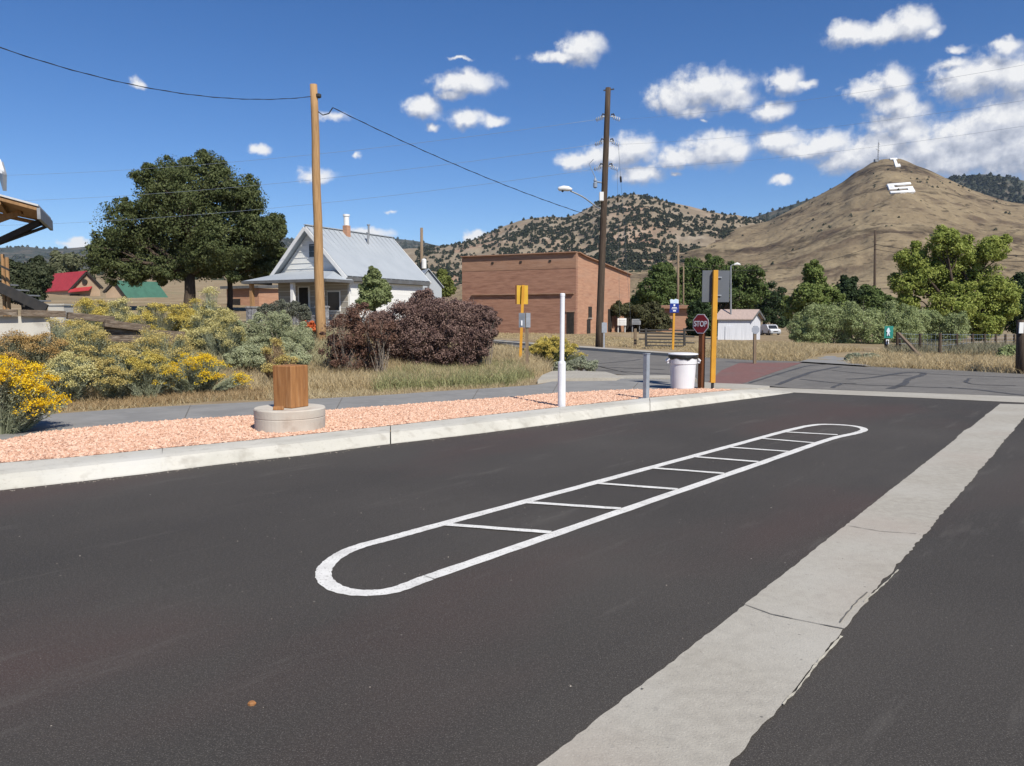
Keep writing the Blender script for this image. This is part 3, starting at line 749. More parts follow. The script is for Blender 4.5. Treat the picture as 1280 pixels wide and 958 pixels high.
for z, s in ((.55, 1.6), (.62, 1.3), (.9, 1.2)):
    mb = MB(); mb.lathe([(.01, 0), (s, .4), (s, s * .9), (.3, s * 1.1)], b + (random.choice((-1.5, 1.4)), -.6, H * z), 10); mb.build('dish', m_white, an)
mb = MB(); mb.box(b + (-3.5, -2, 1.2), (5, 4, 3.4), .2); mb.prism([b + (-6.2, -4.2, 2.9), b + (-.8, -4.2, 2.9), b + (-.8, .2, 2.9), b + (-6.2, .2, 2.9)], (0, 0, .3))
tag(mb.build('summit_hut', m_steel, origin=b + (-3.5, -2, 0)), 'small grey hut at the foot of the summit antenna mast', 'hut')
# ------------------------------------------------------------------ buildings
m_wall = mat('white_siding', (.74, .74, .71), (.68, .68, .65), scale=2, rough=.8, bump=.2, bscale=30, stretch=(.2, .2, 7), alt=[((.55, .54, .50), .6, .55, .75, .4)])
m_roofm = mat('pale_metal_roof', (.365, .395, .42), (.335, .365, .39), scale=1.2, rough=.55, spec=.4, alt=[((.40, .425, .445), .3, .5, .7, .5)])
m_trim = mat('white_trim', (.72, .72, .70), (.66, .66, .64), scale=3, rough=.7)
m_darktrim = mat('weathered_fascia', (.13, .135, .14), (.10, .10, .10), scale=3, rough=.8)
m_stonew = mat('rubble_stone', (.27, .27, .28), (.17, .17, .175), scale=4, rough=.95, bump=1, bscale=6, bdist=.08, alt=[((.40, .39, .38), 5, .55, .68, .8), ((.10, .10, .10), 7, .58, .68, .8)])
m_timber = mat('tan_timber', (.40, .24, .115), (.28, .16, .075), scale=3, rough=.85, stretch=(4, 4, .5), bump=.3, bscale=30)
m_glass = mat('dark_window_glass', (.02, .022, .025), (.035, .037, .04), scale=2, rough=.12, spec=.5)
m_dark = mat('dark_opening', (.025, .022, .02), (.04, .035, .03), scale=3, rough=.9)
m_brick = mat('red_brick', (.345, .19, .13), (.255, .135, .092), scale=2.2, rough=.95, stretch=(.5, .5, 3.5), bump=.5, bscale=8, bdist=.02,
              alt=[((.34, .19, .13), .35, .5, .7, .7), ((.18, .08, .06), 1.1, .58, .75, .6), ((.38, .25, .18), 6, .6, .75, .5)])
m_brick2 = mat('grey_washed_brick', (.35, .205, .135), (.28, .16, .105), scale=2.2, rough=.95, stretch=(.5, .5, 3.5), bump=.5, bscale=8, bdist=.02, alt=[((.33, .23, .18), .5, .5, .7, .6), ((.16, .09, .07), 1.5, .58, .75, .5)])
m_brick3 = mat('orange_brick', (.47, .27, .175), (.385, .21, .135), scale=2.2, rough=.95, stretch=(.5, .5, 3.5), bump=.5, bscale=8, bdist=.02, alt=[((.42, .26, .18), .5, .5, .7, .7), ((.25, .11, .075), 1.3, .58, .75, .5)])
Z = np.array([0, 0, 1.0])

def white_house():
    ap = at(383, 282, 45.0); w = 3.07; ln = 7.9
    rd = unit((.486, .873, 0)); sd = np.array([rd[1], -rd[0], 0])          # along the ridge away from us, to the right
    zr = ap[2]; ze = 3.89; zg = .75
    g0 = np.array([ap[0], ap[1], 0])
    def Q(s, l, z): return g0 + sd * s + rd * l + Z * z
    h = thing('white_house', 'white gabled house with pale metal roof and stone porch behind the bare wooden pole', 'house', Q(0, 0, zg))
    iw = w - .30
    zi = zr - .18 - iw                                                     # wall top under the 45 degree roof
    mb = MB(); mb.prism([Q(-iw, .35, zg - .6), Q(iw, .35, zg - .6), Q(iw, .35, zi), Q(0, .35, zr - .18), Q(-iw, .35, zi)], rd * (ln - .6))
    wall = mb.build('wall', m_wall, h)
    mb = MB()                                                              # clapboard shadow lines on the gable
    for k in range(16):
        z = zg + 1.0 + k * .33
        hw = iw if z < zi else iw - (z - zi)
        if hw > .1: mb.beam(Q(-hw + .02, .335, z), Q(hw - .02, .335, z), .03, .02)
    mb.build('clapboard', m_wall, wall)
    # roof: two slabs with standing seams
    mb = MB()
    for s in (-1, 1):
        nrm = unit(sd * s + Z)
        a, b, c, d = Q(0, -.1, zr), Q(s * (w + .02), -.1, ze - .02), Q(s * (w + .02), ln + .1, ze - .02), Q(0, ln + .1, zr)
        mb.prism([a, b, c, d][::s], -nrm * .09)
        for k in range(19):
            l = -.05 + (ln + .1) * k / 18
            mb.beam(Q(s * .03, l, zr - .03) + nrm * .03, Q(s * w, l, zr - w) + nrm * .03, .03, .02, up=nrm)
    mb.beam(Q(0, -.12, zr + .03), Q(0, ln + .12, zr + .03), .22, .05)
    roof = mb.build('roof', m_roofm, h)
    mb = MB()
    for l in (-.16, ln + .16):
        mb = MB()
        for s in (-1, 1): mb.beam(Q(s * .02, l, zr - .17), Q(s * (w + .02), l, ze - .19), .05, .22, up=sd * s + Z)
        mb.build('rake_board', m_trim, roof)
    mb = MB()
    for s in (-1, 1): mb.beam(Q(s * (w + .0), -.1, ze - .19), Q(s * (w + .0), ln + .1, ze - .19), .06, .22)
    mb.build('eave_board', m_darktrim, roof)
    mb = MB()
    for s in (-1, 1): mb.prism([Q(s * iw, -.08, ze - .32), Q(s * (w - .04), -.08, ze - .32), Q(s * (w - .04), ln + .05, ze - .32), Q(s * iw, ln + .05, ze - .32)], Z * .03)
    mb.build('soffit', m_darktrim, roof)
    # attic window
    c = Q(.12, .33, at(386, 313, 45)[2])
    mb = MB()
    for dx, dz, sx, sz in ((-.3, 0, .08, .84), (.3, 0, .08, .84), (0, .42, .68, .08), (0, -.42, .8, .08)): mb.beam(c + sd * (dx - sx / 2) + Z * dz, c + sd * (dx + sx / 2) + Z * dz, .06, sz)
    win = mb.build('attic_window', m_trim, h)
    mb = MB(); mb.beam(c + sd * -.26, c + sd * .26, .02, .78); mb.build('pane', m_glass, win)
    # chimney and vents
    cb = at(429, 289, 47.8); cb = np.array([cb[0], cb[1], zr - .35])
    l0 = (cb - g0) @ rd
    cb = Q(.25, l0, zr - .5)
    mb = MB(); mb.box(cb + Z * .25, (.34, .34, 1.1), math.atan2(sd[1], sd[0])); ch = mb.build('chimney', m_brick3, roof, bevel=.01)
    mb = MB(); mb.lathe([(.17, 0), (.17, .55), (.21, .56), (.21, .68), (.15, .69)], cb + Z * .8, 14); mb.build('chimney_pot', m_trim, roof)
    for l, s, hh in ((4.6, .75, .75), (5.35, .2, .8)):
        mb = MB(); p = Q(s, l, zr - s - .1); mb.tube([p, p + Z * hh, p + Z * (hh + .02), p + Z * (hh + .1)], [.06, .06, .1, .1], 8); mb.build('vent_pipe', m_steel, roof)
    # porch: hipped roof on posts and rubble piers
    pd = 1.75; zp = 3.62; zt = zp + .62
    mb = MB()
    o = [Q(-w - .15, -pd - .25, zp), Q(w + .15, -pd - .25, zp), Q(w + .15, .30, zp), Q(-w - .15, .30, zp)]
    t = [Q(-w + 1.2, .30, zt), Q(w - 1.2, .30, zt)]
    V = o + t; mb.add(V, [(0, 1, 5, 4), (1, 2, 5), (0, 4, 3), (3, 2, 1, 0), (2, 3, 4, 5)])
    porch = mb.build('porch_roof', m_roofm, h)
    mb = MB(); mb.beam(Q(-w - .17, -pd - .27, zp - .08), Q(w + .17, -pd - .27, zp - .08), .05, .16); mb.beam(Q(w + .17, -pd - .22, zp - .08), Q(w + .17, .30, zp - .08), .05, .16)
    mb.beam(Q(-w - .17, -pd - .22, zp - .08), Q(-w - .17, .30, zp - .08), .05, .16)
    mb.build('porch_fascia', m_darktrim, porch)
    for s in (-w + .35, .55, w - .35):
        mb = MB(); mb.box(Q(s, -pd, (zp - .16 + 2.05) / 2), (.2, .2, zp - .16 - 2.05), math.atan2(sd[1], sd[0])); mb.build('porch_post', m_timber if s < .5 else m_trim, h)
        mb = MB(); mb.box(Q(s, -pd, 1.15), (.55, .5, 2.0), math.atan2(sd[1], sd[0])); pr = mb.build('stone_pier', m_stonew, h, bevel=.03)
        mb = MB(); mb.box(Q(s, -pd, 2.09), (.62, .57, .08), math.atan2(sd[1], sd[0])); mb.build('pier_cap', m_stonew, pr)
    mb = MB(); mb.beam(Q(-w + .6, -pd, .95), Q(.3, -pd, .95), .3, 1.4); mb.beam(Q(.8, -pd, .95), Q(w - .6, -pd, .95), .3, 1.4); mb.build('porch_wall', m_stonew, h)
    mb = MB(); mb.prism([Q(-w + .1, -pd - .1, .8), Q(w - .1, -pd - .1, .8), Q(w - .1, .32, .8), Q(-w + .1, .32, .8)], Z * .5); mb.build('porch_floor', m_oldc, h)
    mb = MB(); mb.prism([Q(-iw + .02, .335, 1.3), Q(iw - .02, .335, 1.3), Q(iw - .02, .335, zp - .05), Q(-iw + .02, .335, zp - .05)], rd * .01); mb.build('porch_shade_siding', mat('shaded_tan_siding', (.36, .33, .28), (.30, .275, .235), scale=2, rough=.9, stretch=(.2, .2, 7)), h)  # recess wall toned darker tan grey, porch shade put into its colour
    mb = MB(); mb.beam(Q(-1.1, .32, 2.3), Q(-1.1 + .95, .32, 2.3), .08, 2.1); fd = mb.build('front_door', m_trim, h)
    mb = MB(); mb.beam(Q(-.98, .27, 2.35), Q(-.27, .27, 2.35), .03, 1.85); mb.build('door_panel', m_dark, fd)
    mb = MB(); mb.beam(Q(1.2, .32, 2.45), Q(2.2, .32, 2.45), .06, 1.2); fw = mb.build('front_window', m_trim, h)
    mb = MB(); mb.beam(Q(1.27, .28, 2.45), Q(2.13, .28, 2.45), .03, 1.05); mb.build('pane', m_glass, fw)
    p = Q(iw + .05, .40, 0)
    mb = MB(); mb.tube([p + Z * (ze - .3), p + Z * (ze - .7) + sd * .02, p + Z * .8 + sd * .02], .05, 8); mb.build('downspout', m_trim, h)
white_house()

def small_gable():
    c = at(536, 400, 54.0); z0 = .2; zr = at(536, 338, 54)[2]; ze = at(536, 358, 54)[2]
    h = thing('metal_shed', 'small pale metal clad shed gable showing just behind the right end of the white house', 'shed', (c[0], c[1], z0))
    a = np.array([.95, .3, 0]); f = unit((-.3, .95, 0)); w = .95
    B = np.array([c[0], c[1], 0])
    mb = MB(); mb.prism([B - a * w + Z * z0, B + a * w + Z * z0, B + a * w + Z * ze, B + Z * zr, B - a * w + Z * ze], f * 3); mb.build('wall', m_roofm, h)
    mb = MB()
    for s in (-1, 1):
        mb.prism([B - f * .15 + Z * (zr + .06), B - f * .15 + a * s * (w + .15) + Z * (ze - .12), B + f * 3.1 + a * s * (w + .15) + Z * (ze - .12), B + f * 3.1 + Z * (zr + .06)][::s], Z * .06)
    mb.build('roof', m_roofm, h)
    mb = MB(); mb.beam(B - f * .03 + Z * (z0 + .2), B - f * .03 + Z * (ze + .1), .12, .05, up=f); mb.build('corner_post', m_darktrim, h)
small_gable()

def brick_building():
    C = at(719.5, 418, 62.0); C = np.array([C[0], C[1], 0])
    L0 = at(578, 418, 67.0); L0[2] = 0
    ld = unit(L0 - C); Wd = np.linalg.norm(L0 - C)
    bd = np.array([-ld[1], ld[0], 0]); bd = bd if bd[1] > 0 else -bd       # away from the street
    Dp = 13.4; zt = 6.69; zb = 5.5; zl = 3.36
    b = thing('brick_building', 'two storey windowless red brick building with sloping side parapet beside the dark utility pole', 'building', C)
    def Q(u, v, z): return C + ld * u + bd * v + Z * z
    mb = MB()
    mb.prism([Q(0, 0, -.6), Q(0, 0, zt - 1.25), Q(Wd, 0, zt - 1.25), Q(Wd, 0, -.6)], bd * .35); fr = mb.build('front_wall', m_brick, b)
    mb = MB(); mb.prism([Q(0, -.02, zt - 1.25), Q(0, -.02, zt), Q(Wd, -.02, zt), Q(Wd, -.02, zt - 1.25)], bd * .37); mb.build('parapet', m_brick2, b)
    mb = MB(); mb.prism([Q(0, .36, -.6), Q(0, .36, zt - .004), Q(0, .36 + Dp * .12, zt - .2), Q(0, Dp, zb), Q(0, Dp, -.6)], ld * .35); sw = mb.build('side_wall', m_brick3, b)
    mb = MB(); mb.prism([Q(Wd - .35, .36, -.6), Q(Wd - .35, .36, zt - .004), Q(Wd - .35, Dp, zb), Q(Wd - .35, Dp, -.6)], ld * .35)
    mb.prism([Q(.36, Dp - .35, -.6), Q(.36, Dp - .35, zb), Q(Wd - .36, Dp - .35, zb), Q(Wd - .36, Dp - .35, -.6)], bd * .34); mb.build('rear_wall', m_brick, b)
    mb = MB(); mb.sheet([Q(.3, .3, zb - .5), Q(Wd - .3, .3, zb - .5), Q(Wd - .3, Dp - .3, zb - .9), Q(.3, Dp - .3, zb - .9)]); mb.build('roof', m_darktrim, b)
    mb = MB(); mb.beam(Q(.15, -.1, zl + .06), Q(Wd - 1.0, -.1, zl + .06), .18, .10); mb.build('ledge', m_brick2, b)
    mb = MB(); mb.beam(Q(-.04, .0, zt + .04), Q(Wd + .04, 0, zt + .04), .5, .08)
    mb.build('coping', m_brick2, b)
    mb = MB(); mb.beam(Q(-.03, .30, zt + .035), Q(-.03, Dp * .12, zt - .16), .4, .08); mb.beam(Q(-.03, Dp * .12, zt - .16), Q(-.03, Dp, zb + .04), .4, .08); mb.build('side_coping', m_brick2, b)
    for u in (2.2, 4.9, 7.6):
        mb = MB(); mb.beam(Q(u, -.05, zt - .6), Q(u + .2, -.05, zt - .6), .06, .16); mb.build('wall_vent', m_dark, b)
    mb = MB(); mb.beam(Q(.15, -.03, .85), Q(.75, -.03, .85), .06, 2.1); dr = mb.build('door', m_dark, b)
    mb = MB(); mb.beam(Q(.05, -.03, 1.96), Q(.85, -.03, 1.96), .1, .12); mb.build('door_head', m_brick2, dr)
    mb = MB(); mb.beam(Q(-.03, 2.7, 1.9), Q(-.03, 3.4, 1.9), .06, .95); wn_ = mb.build('side_window', m_dark, b)
    mb = MB(); mb.beam(Q(-.04, 2.62, 1.4), Q(-.04, 3.48, 1.4), .12, .08); mb.build('sill', m_oldc, wn_)
    mb = MB(); mb.beam(Q(-.03, 2.4, .55), Q(-.03, 3.1, .55), .06, 1.5); mb.build('side_door', m_dark, b)
    mb = MB(); mb.beam(Q(-.03, 7.4, 1.2), Q(-.03, 8.3, 1.2), .06, 2.0); mb.build('alcove_door', m_dark, b)
    # the low wing behind, to the right
    A = at(757, 420, 73.0); A[2] = 0; E = at(866, 420, 70.5); E[2] = 0
    w = thing('low_brick_wing', 'low flat roofed orange brick wing overgrown by a dark shrub', 'building', (A + E) / 2)
    d = unit(E - A); nb = np.array([-d[1], d[0], 0]); hz = at(800, 386, 71.5)[2]
    mb = MB(); mb.prism([A - Z * .8, E - Z * .8, E + Z * hz, A + Z * hz], nb * 5); mb.build('wall', m_brick3, w)
    mb = MB(); mb.prism([A - d * .2 - nb * .45 + Z * hz, E + d * .2 - nb * .45 + Z * hz, E + d * .2 + nb * 5.2 + Z * (hz + .1), A - d * .2 + nb * 5.2 + Z * (hz + .1)], Z * .28); mb.build('roof', m_brick2, w)
    mb = MB(); p = A + d * 1.4 - nb * .04; mb.beam(p + Z * .4, p + d * 3.4 + Z * .4, .05, 2.3); mb.build('porch_opening', m_dark, w)
    mb = MB(); p = A + d * 5.9 - nb * .03; mb.beam(p + Z * .9, p + d * .5 + Z * .9, .05, .8); mb.build('window', m_dark, w)
    for (x0, x1, y0, y1, nm) in ((772, 783, 398, 407, 'white_utility_cabinet'), (790, 801, 399, 406, 'grey_utility_cabinet')):
        a0 = at(x0, y1, 68.0); a1 = at(x1, y0, 68.0)
        o = MB(); o.obox(((a0[0] + a1[0]) / 2, 68.2, (a0[2] + a1[2]) / 2), ((a1[0] - a0[0]) / 2, 0, 0), (0, .2, 0), (0, 0, (a1[2] - a0[2]) / 2))
        for sx in (a0[0] + .08, a1[0] - .08): o.beam((sx, 68.2, -.3), (sx, 68.2, a0[2]), .06, .06)
        for k in range(3): o.obox(((a0[0] + a1[0]) / 2, 67.98, a0[2] + (a1[2] - a0[2]) * (.25 + .25 * k)), ((a1[0] - a0[0]) / 2 * .8, 0, 0), (0, .012, 0), (0, 0, .015))
        ob = o.build('utility_cabinet', m_trim if 'white' in nm else m_steel, origin=((a0[0] + a1[0]) / 2, 68.2, -.1))
        tag(ob, 'pale louvred utility cabinet under the dark shrub at the left of the low brick wing' if 'white' in nm else 'duller grey utility cabinet right of the pale one beneath the dark shrub', 'cabinet', 'utility cabinets by the brick wing')
brick_building()

m_shroof = mat('faded_pink_roof', (.40, .31, .27), (.33, .26, .23), scale=3, rough=.9, stretch=(6, 1, 1))
m_shwall = mat('whitewashed_boards', (.60, .62, .66), (.50, .52, .56), scale=2, rough=.9, stretch=(8, 8, .4))
def shed():
    Y = 50.0; z0 = at(916, 428, Y)[2]
    fl = at(897, 428, Y); fr = at(936.5, 428, Y); rr = at(950, 424, Y + 1.9)
    fd = np.array([rr[0] - fr[0], rr[1] - fr[1], 0]); ze = at(916, 398.5, Y)[2]; zr = at(942, 388, Y + .9)[2]
    s = thing('garden_shed', 'small whitewashed shed with faded pinkish metal roof beyond the yellow signpost', 'shed', ((fl + fr) / 2)[:2].tolist() + [z0])
    F0 = np.array([fl[0], fl[1], z0 - .2]); F1 = np.array([fr[0], fr[1], z0 - .2])
    w = F0 - F1
    he = np.array([0, 0, ze - z0 + .15]); hr = np.array([0, 0, zr - z0 + .12])
    mb = MB(); mb.prism([F1, F1 + fd, F1 + fd + he, F1 + fd * .5 + hr, F1 + he], w); mb.build('wall', m_shwall, s)
    a = unit(w); mb = MB()
    ov = -a * .25
    mb.prism([F1 + ov - fd * .1 + he - Z * .02, F1 + fd * .5 + ov + hr + Z * .08, F0 - ov + fd * .5 + hr + Z * .08, F0 - ov - fd * .1 + he - Z * .02], Z * .06)
    mb.prism([F1 + ov + fd * 1.1 + he - Z * .02, F1 + fd * .5 + ov + hr + Z * .08, F0 - ov + fd * .5 + hr + Z * .08, F0 - ov + fd * 1.1 + he - Z * .02][::-1], Z * .06)
    mb.build('roof', m_shroof, s)
    mb = MB(); mb.beam(F1 + ov - fd * .08 + he - Z * .05, F1 + ov + fd * .5 + hr + Z * .03, .05, .12); mb.beam(F1 + ov + fd * .5 + hr + Z * .03, F1 + ov + fd * 1.08 + he - Z * .05, .05, .12); mb.build('barge_board', m_darktrim, s)
    mb = MB(); p = F1 + w * .5 - unit(fd) * .03; mb.beam(p + Z * .7, p + a * .55 + Z * .7, .04, 1.1); mb.build('door', m_shwall, s)
shed()

def gable_house(name, label, Y, apx, lpx, rpx, fpx, zb_px, wallm, roofm, depth, lean=None):
    """house seen gable-on at right with its roof slope running left (or mirrored): apx gable apex, lpx/rpx eave corners of the gable, fpx far ridge end"""
    ap = at(*apx, Y); a0 = at(*lpx, Y - .0); a1 = at(*rpx, Y)
    rv = at(*fpx, Y + depth) - ap; rv[2] = 0
    zg = at(apx[0], zb_px, Y)[2]
    h = thing(name, label, 'house', (ap[0], ap[1], zg))
    m = MB(); P = lambda q, z=None: np.array([q[0], q[1], q[2] if z is None else z])
    i0 = a0 * .9 + ap * .1; i1 = a1 * .9 + ap * .1
    i0[2] -= .1; i1[2] -= .1
    m.prism([P(i0, zg - .5), P(i1, zg - .5), i1 , ap - Z * .2, i0], rv); m.build('wall', wallm, h)
    m = MB()
    for e in (a0, a1):
        q = [ap + Z * .05 - rv * .03, e - rv * .03, e + rv * 1.03, ap + rv * 1.03 + Z * .05]
        m.prism(q, Z * .12)
    rf = m.build('roof', roofm, h)
    m = MB()
    for e in (a0, a1): m.beam(ap - rv * .035, e - rv * .035, .1, .25)
    m.build('barge_board', m_dark, rf)
    return h, ap, a0, a1, rv, zg
m_redroof = mat('red_metal_roof', (.42, .045, .05), (.34, .035, .04), scale=2, rough=.6, spec=.3)
m_greenroof = mat('green_metal_roof', (.055, .15, .105), (.045, .12, .085), scale=2, rough=.6, spec=.3)
m_tanwall = mat('tan_stucco', (.42, .31, .21), (.34, .25, .17), scale=1, rough=.95)
h, ap, a0, a1, rv, zg = gable_house('red_roofed_house', 'tan house with bright red metal roof beyond the yellow bushes', 92, (107, 340.5), (85, 364), (127, 361), (67, 341), 383, m_tanwall, m_redroof, 6)
mb = MB(); q0 = at(85, 366, 91.2); q1 = at(111, 363.5, 91.2); mb.prism([q0, q1, q1 + (0, .9, .5), q0 + (0, .9, .5)], (0, 0, .1)); mb.build('porch_roof', m_redroof, h)
c = at(106, 352.5, 91.9); mb = MB(); mb.lathe([(.32, -.06), (.32, .06)], (0, 0, 0), 12); mb.V[0] = mb.V[0][:, [0, 2, 1]] + c; mb.build('gable_vent', m_dark, h)
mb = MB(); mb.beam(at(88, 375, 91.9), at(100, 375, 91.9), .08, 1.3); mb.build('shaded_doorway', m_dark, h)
h, ap, a0, a1, rv, zg = gable_house('green_roofed_house', 'tan house with dull green metal roof below the big tree', 86, (144, 352.5), (131, 366), (160, 374), (195, 356), 386, m_tanwall, m_greenroof, 4)
# brick outbuilding right of the big tree
A = at(284, 388, 72.0); E = at(324, 388, 70.0); hz = at(300, 361, 71)[2]
d = unit(np.array([E[0] - A[0], E[1] - A[1], 0])); nb = np.array([-d[1], d[0], 0])
o = thing('brick_outbuilding', 'low red brick outbuilding with flat roof between the big tree and the white house', 'building', (A + E) / 2)
mb = MB(); mb.prism([A - Z, E - Z, np.array([E[0], E[1], hz]), np.array([A[0], A[1], hz])], nb * 4); mb.build('wall', m_brick3, o)
mb = MB(); mb.prism([np.array([*(A - nb * .4 - d * .4)[:2], hz]), np.array([*(E - nb * .4 + d * .4)[:2], hz]), np.array([*(E + nb * 4.3 + d * .4)[:2], hz + .2]), np.array([*(A + nb * 4.3 - d * .4)[:2], hz + .2])], Z * .25); mb.build('roof', m_darktrim, o)
mb = MB(); p = A + d * .6 - nb * .04; mb.beam(p + Z * .5, p + d * 1.2 + Z * .5, .05, 1.1); mb.build('doorway', m_dark, o)

# depot corner at the far left: two roof corners on timber rafters, a ramp and a dock wall
m_metalw = mat('white_metal_roofing', (.66, .67, .67), (.58, .59, .59), scale=3, rough=.5, spec=.4)
m_rust = mat('dark_steel', (.035, .034, .033), (.05, .046, .042), scale=6, rough=.6, spec=.3)
def depot():
    Y = 21.0
    A = at(64, 276, Y + 3.2); B = at(48, 259.5, Y); C = at(-150, 206, Y + .6); E = at(-150, 230, Y + 3.8)
    r = thing('canopy_roof', 'depot canopy corner with white metal edge and timber rafters at the left edge', 'roof', ((A + B) / 2)[:2].tolist() + [0])
    top = [A + Z * .03, B + Z * .03, C + Z * .03, E + Z * .03]
    mb = MB(); mb.prism(top, Z * .05); mb.build('roofing', m_metalw, r)
    mb = MB(); mb.prism([p - Z * .03 + (np.array([-.05, 0, 0])) for p in top], -Z * .08)
    mb.build('soffit_boards', m_timber, r)
    mb = MB(); mb.beam(A - Z * .16 , B - Z * .16, .08, .30); mb.build('end_fascia', m_steel, r)
    mb = MB(); mb.beam(A - Z * .15 + (-.08, .03, 0), E - Z * .15 + (-.08, .03, 0), .10, .12); mb.build('edge_rafter', m_timber, r)
    for t in (.25, .5, .75):
        a = A + (E - A) * t - Z * .14; b = B + (C - B) * t - Z * .14
        mb = MB(); mb.beam(a, b, .1, .14); mb.build('rafter', m_timber, r)
    mb = MB(); mb.beam(at(50, 278, Y + 3), at(-130, 362, Y + 3.2), .12, .18); mb.build('steel_brace', m_rust, r)
    mb = MB(); p0, p1, p2 = at(62.5, 281, Y + 3.1), at(58, 283.5, Y + 3.1), at(-130, 352, Y + 3); mb.tube([at(63, 277, Y + 3.1), p0, p1, p2], .05, 8); mb.build('drain_pipe', m_rust, r)
    mb = MB(); mb.beam(at(27, 265, Y + 1.6), at(-120, 318, Y + 1.6), .11, .14); mb.build('timber_brace', m_timber, r)
    q = at(-120, 200, Y); mb = MB(); mb.box((q[0], Y, q[2] / 2), (.25, .25, q[2])); mb.build('post', m_timber, r)
    A = at(5.5, 218, 24.0); B = at(1, 204, 24.6); C = at(-170, 150, 25.2); E = at(-170, 168, 24.3)
    r2 = thing('upper_roof', 'grey tip of a higher depot roof eave above the canopy at the left edge', 'roof', (A[0], A[1], 0))
    mb = MB(); mb.prism([A, B, C, E], Z * .12); mb.build('roofing', m_metalw, r2)
    mb = MB(); mb.beam(A - Z * .26, B - Z * .21, .1, .55); mb.build('end_fascia', m_steel, r2)
    q = at(-160, 160, 24.8); mb = MB(); mb.box((q[0], 24.8, q[2] / 2), (.3, .3, q[2])); mb.build('post', m_timber, r2)
depot()
m_sleeper = mat('weathered_sleeper', (.20, .155, .115), (.10, .075, .055), scale=5, rough=1, stretch=(1, 1, 6), bump=.8, bscale=14, bdist=.03, alt=[((.34, .29, .23), 3, .5, .7, .7)])
m_dockw = mat('dock_concrete', (.50, .48, .43), (.42, .40, .355), scale=1.2, rough=.95, alt=[((.30, .28, .25), 2.5, .56, .74, .6)])
def dock():
    P0, P1 = at(-160, 394, 18.5), at(62, 396, 20.3)
    w = thing('retaining_wall', 'pale concrete dock wall behind the gold topped shrubs at the left', 'wall', ((P0 + P1) / 2)[:2].tolist() + [.1])
    d = unit((P1 - P0) * (1, 1, 0)); nb = np.array([-d[1], d[0], 0])
    mb = MB(); mb.prism([np.array([*P0[:2], -.1]), np.array([*P1[:2], -.1]), np.array([*P1[:2], P1[2]]), np.array([*P0[:2], P0[2]])], nb * .3); mb.build('wall_face', m_dockw, w)
    lab = ['long weathered sleeper capping the dock wall at the left edge', 'weathered sleeper end capping the dock wall above the grey shrub', 'dark sleeper sloping down from the dock wall behind the shrubs', 'lowest dark sleeper stepping down beside the tall pale tipped shrub']
    for (a, b, Ya, Yb, hh), l in zip([((-160, 389), (22, 391), 18.4, 19.9, .13), ((26, 391.5), (82, 393), 19.95, 20.5, .14), ((84, 394.5), (142, 400), 20.55, 21.3, .15), ((130, 404), (186, 411), 21.0, 21.8, .17)], lab):
        p, q = at(*a, Ya), at(*b, Yb)
        mb = MB(); mb.beam(p, q, .26, hh + .03); tag(mb.build('railway_sleeper', m_sleeper, origin=(p + q) / 2, bevel=.012), l, 'timber', 'railway sleepers capping the dock wall')
    p, q = at(130, 413, 21.2), at(230, 419, 22.4)
    mb = MB(); mb.beam(p - Z * .1, q - Z * .1, .24, .4); tag(mb.build('sleeper_wall', m_sleeper, origin=(p + q) / 2), 'dark timber retaining beam in shade under the stepped sleepers', 'timber')
    # steel ramp
    r = thing('steel_stair', 'dark steel stair stringers coming down onto the dock at the left edge', 'stair', at(40, 388, 22.0))
    for dy in (0, .9):
        mb = MB(); mb.beam(at(-30, 345 - dy * 2, 22 + dy), at(58 - dy * 12, 387, 22 + dy), .06, .28); mb.build('stringer', m_rust, r)
    for k in range(6):
        p = at(-30, 345, 22.0) * (1 - (k + .5) / 6) + at(55, 386, 22.0) * (k + .5) / 6
        mb = MB(); mb.box(p + (0, .45, 0), (.3, .9, .04)); mb.build('tread', m_steel, r)
    mb = MB(); mb.beam(at(-30, 318, 22), at(12, 338, 22), .05, .05); mb.build('handrail', m_rust, r)
    for x, y0, y1, l in ((3, 318, 352, 'left'), (8.5, 322, 350, 'right')):
        p = at(x, y1, 22.3); q = at(x, y0, 22.3); mb = MB(); mb.tube([np.array([p[0], p[1], .3]), q], .05, 8); mb.build('newel_post', m_timber, r)
    c = at(71, 389, 28.0)
    mb = MB(); p0, p1 = at(62, 382, 28), at(82, 390, 28)
    mb.obox(((p0[0] + p1[0]) / 2, 28.2, (p0[2] + p1[2]) / 2 - .2), ((p1[0] - p0[0]) / 2, 0, 0), (0, .3, 0), (0, 0, (p0[2] - p1[2]) / 2 + .2)); mb.obox(((p0[0] + p1[0]) / 2, 28.2, p0[2] + .03), ((p1[0] - p0[0]) / 2 + .04, 0, 0), (0, .34, 0), (0, 0, .03))
    tag(mb.build('concrete_block', m_dockw, origin=((p0[0] + p1[0]) / 2, 28.2, T1(c[0], 28))), 'pale concrete block beyond the sleepers in front of the red roofed house', 'block')
dock()

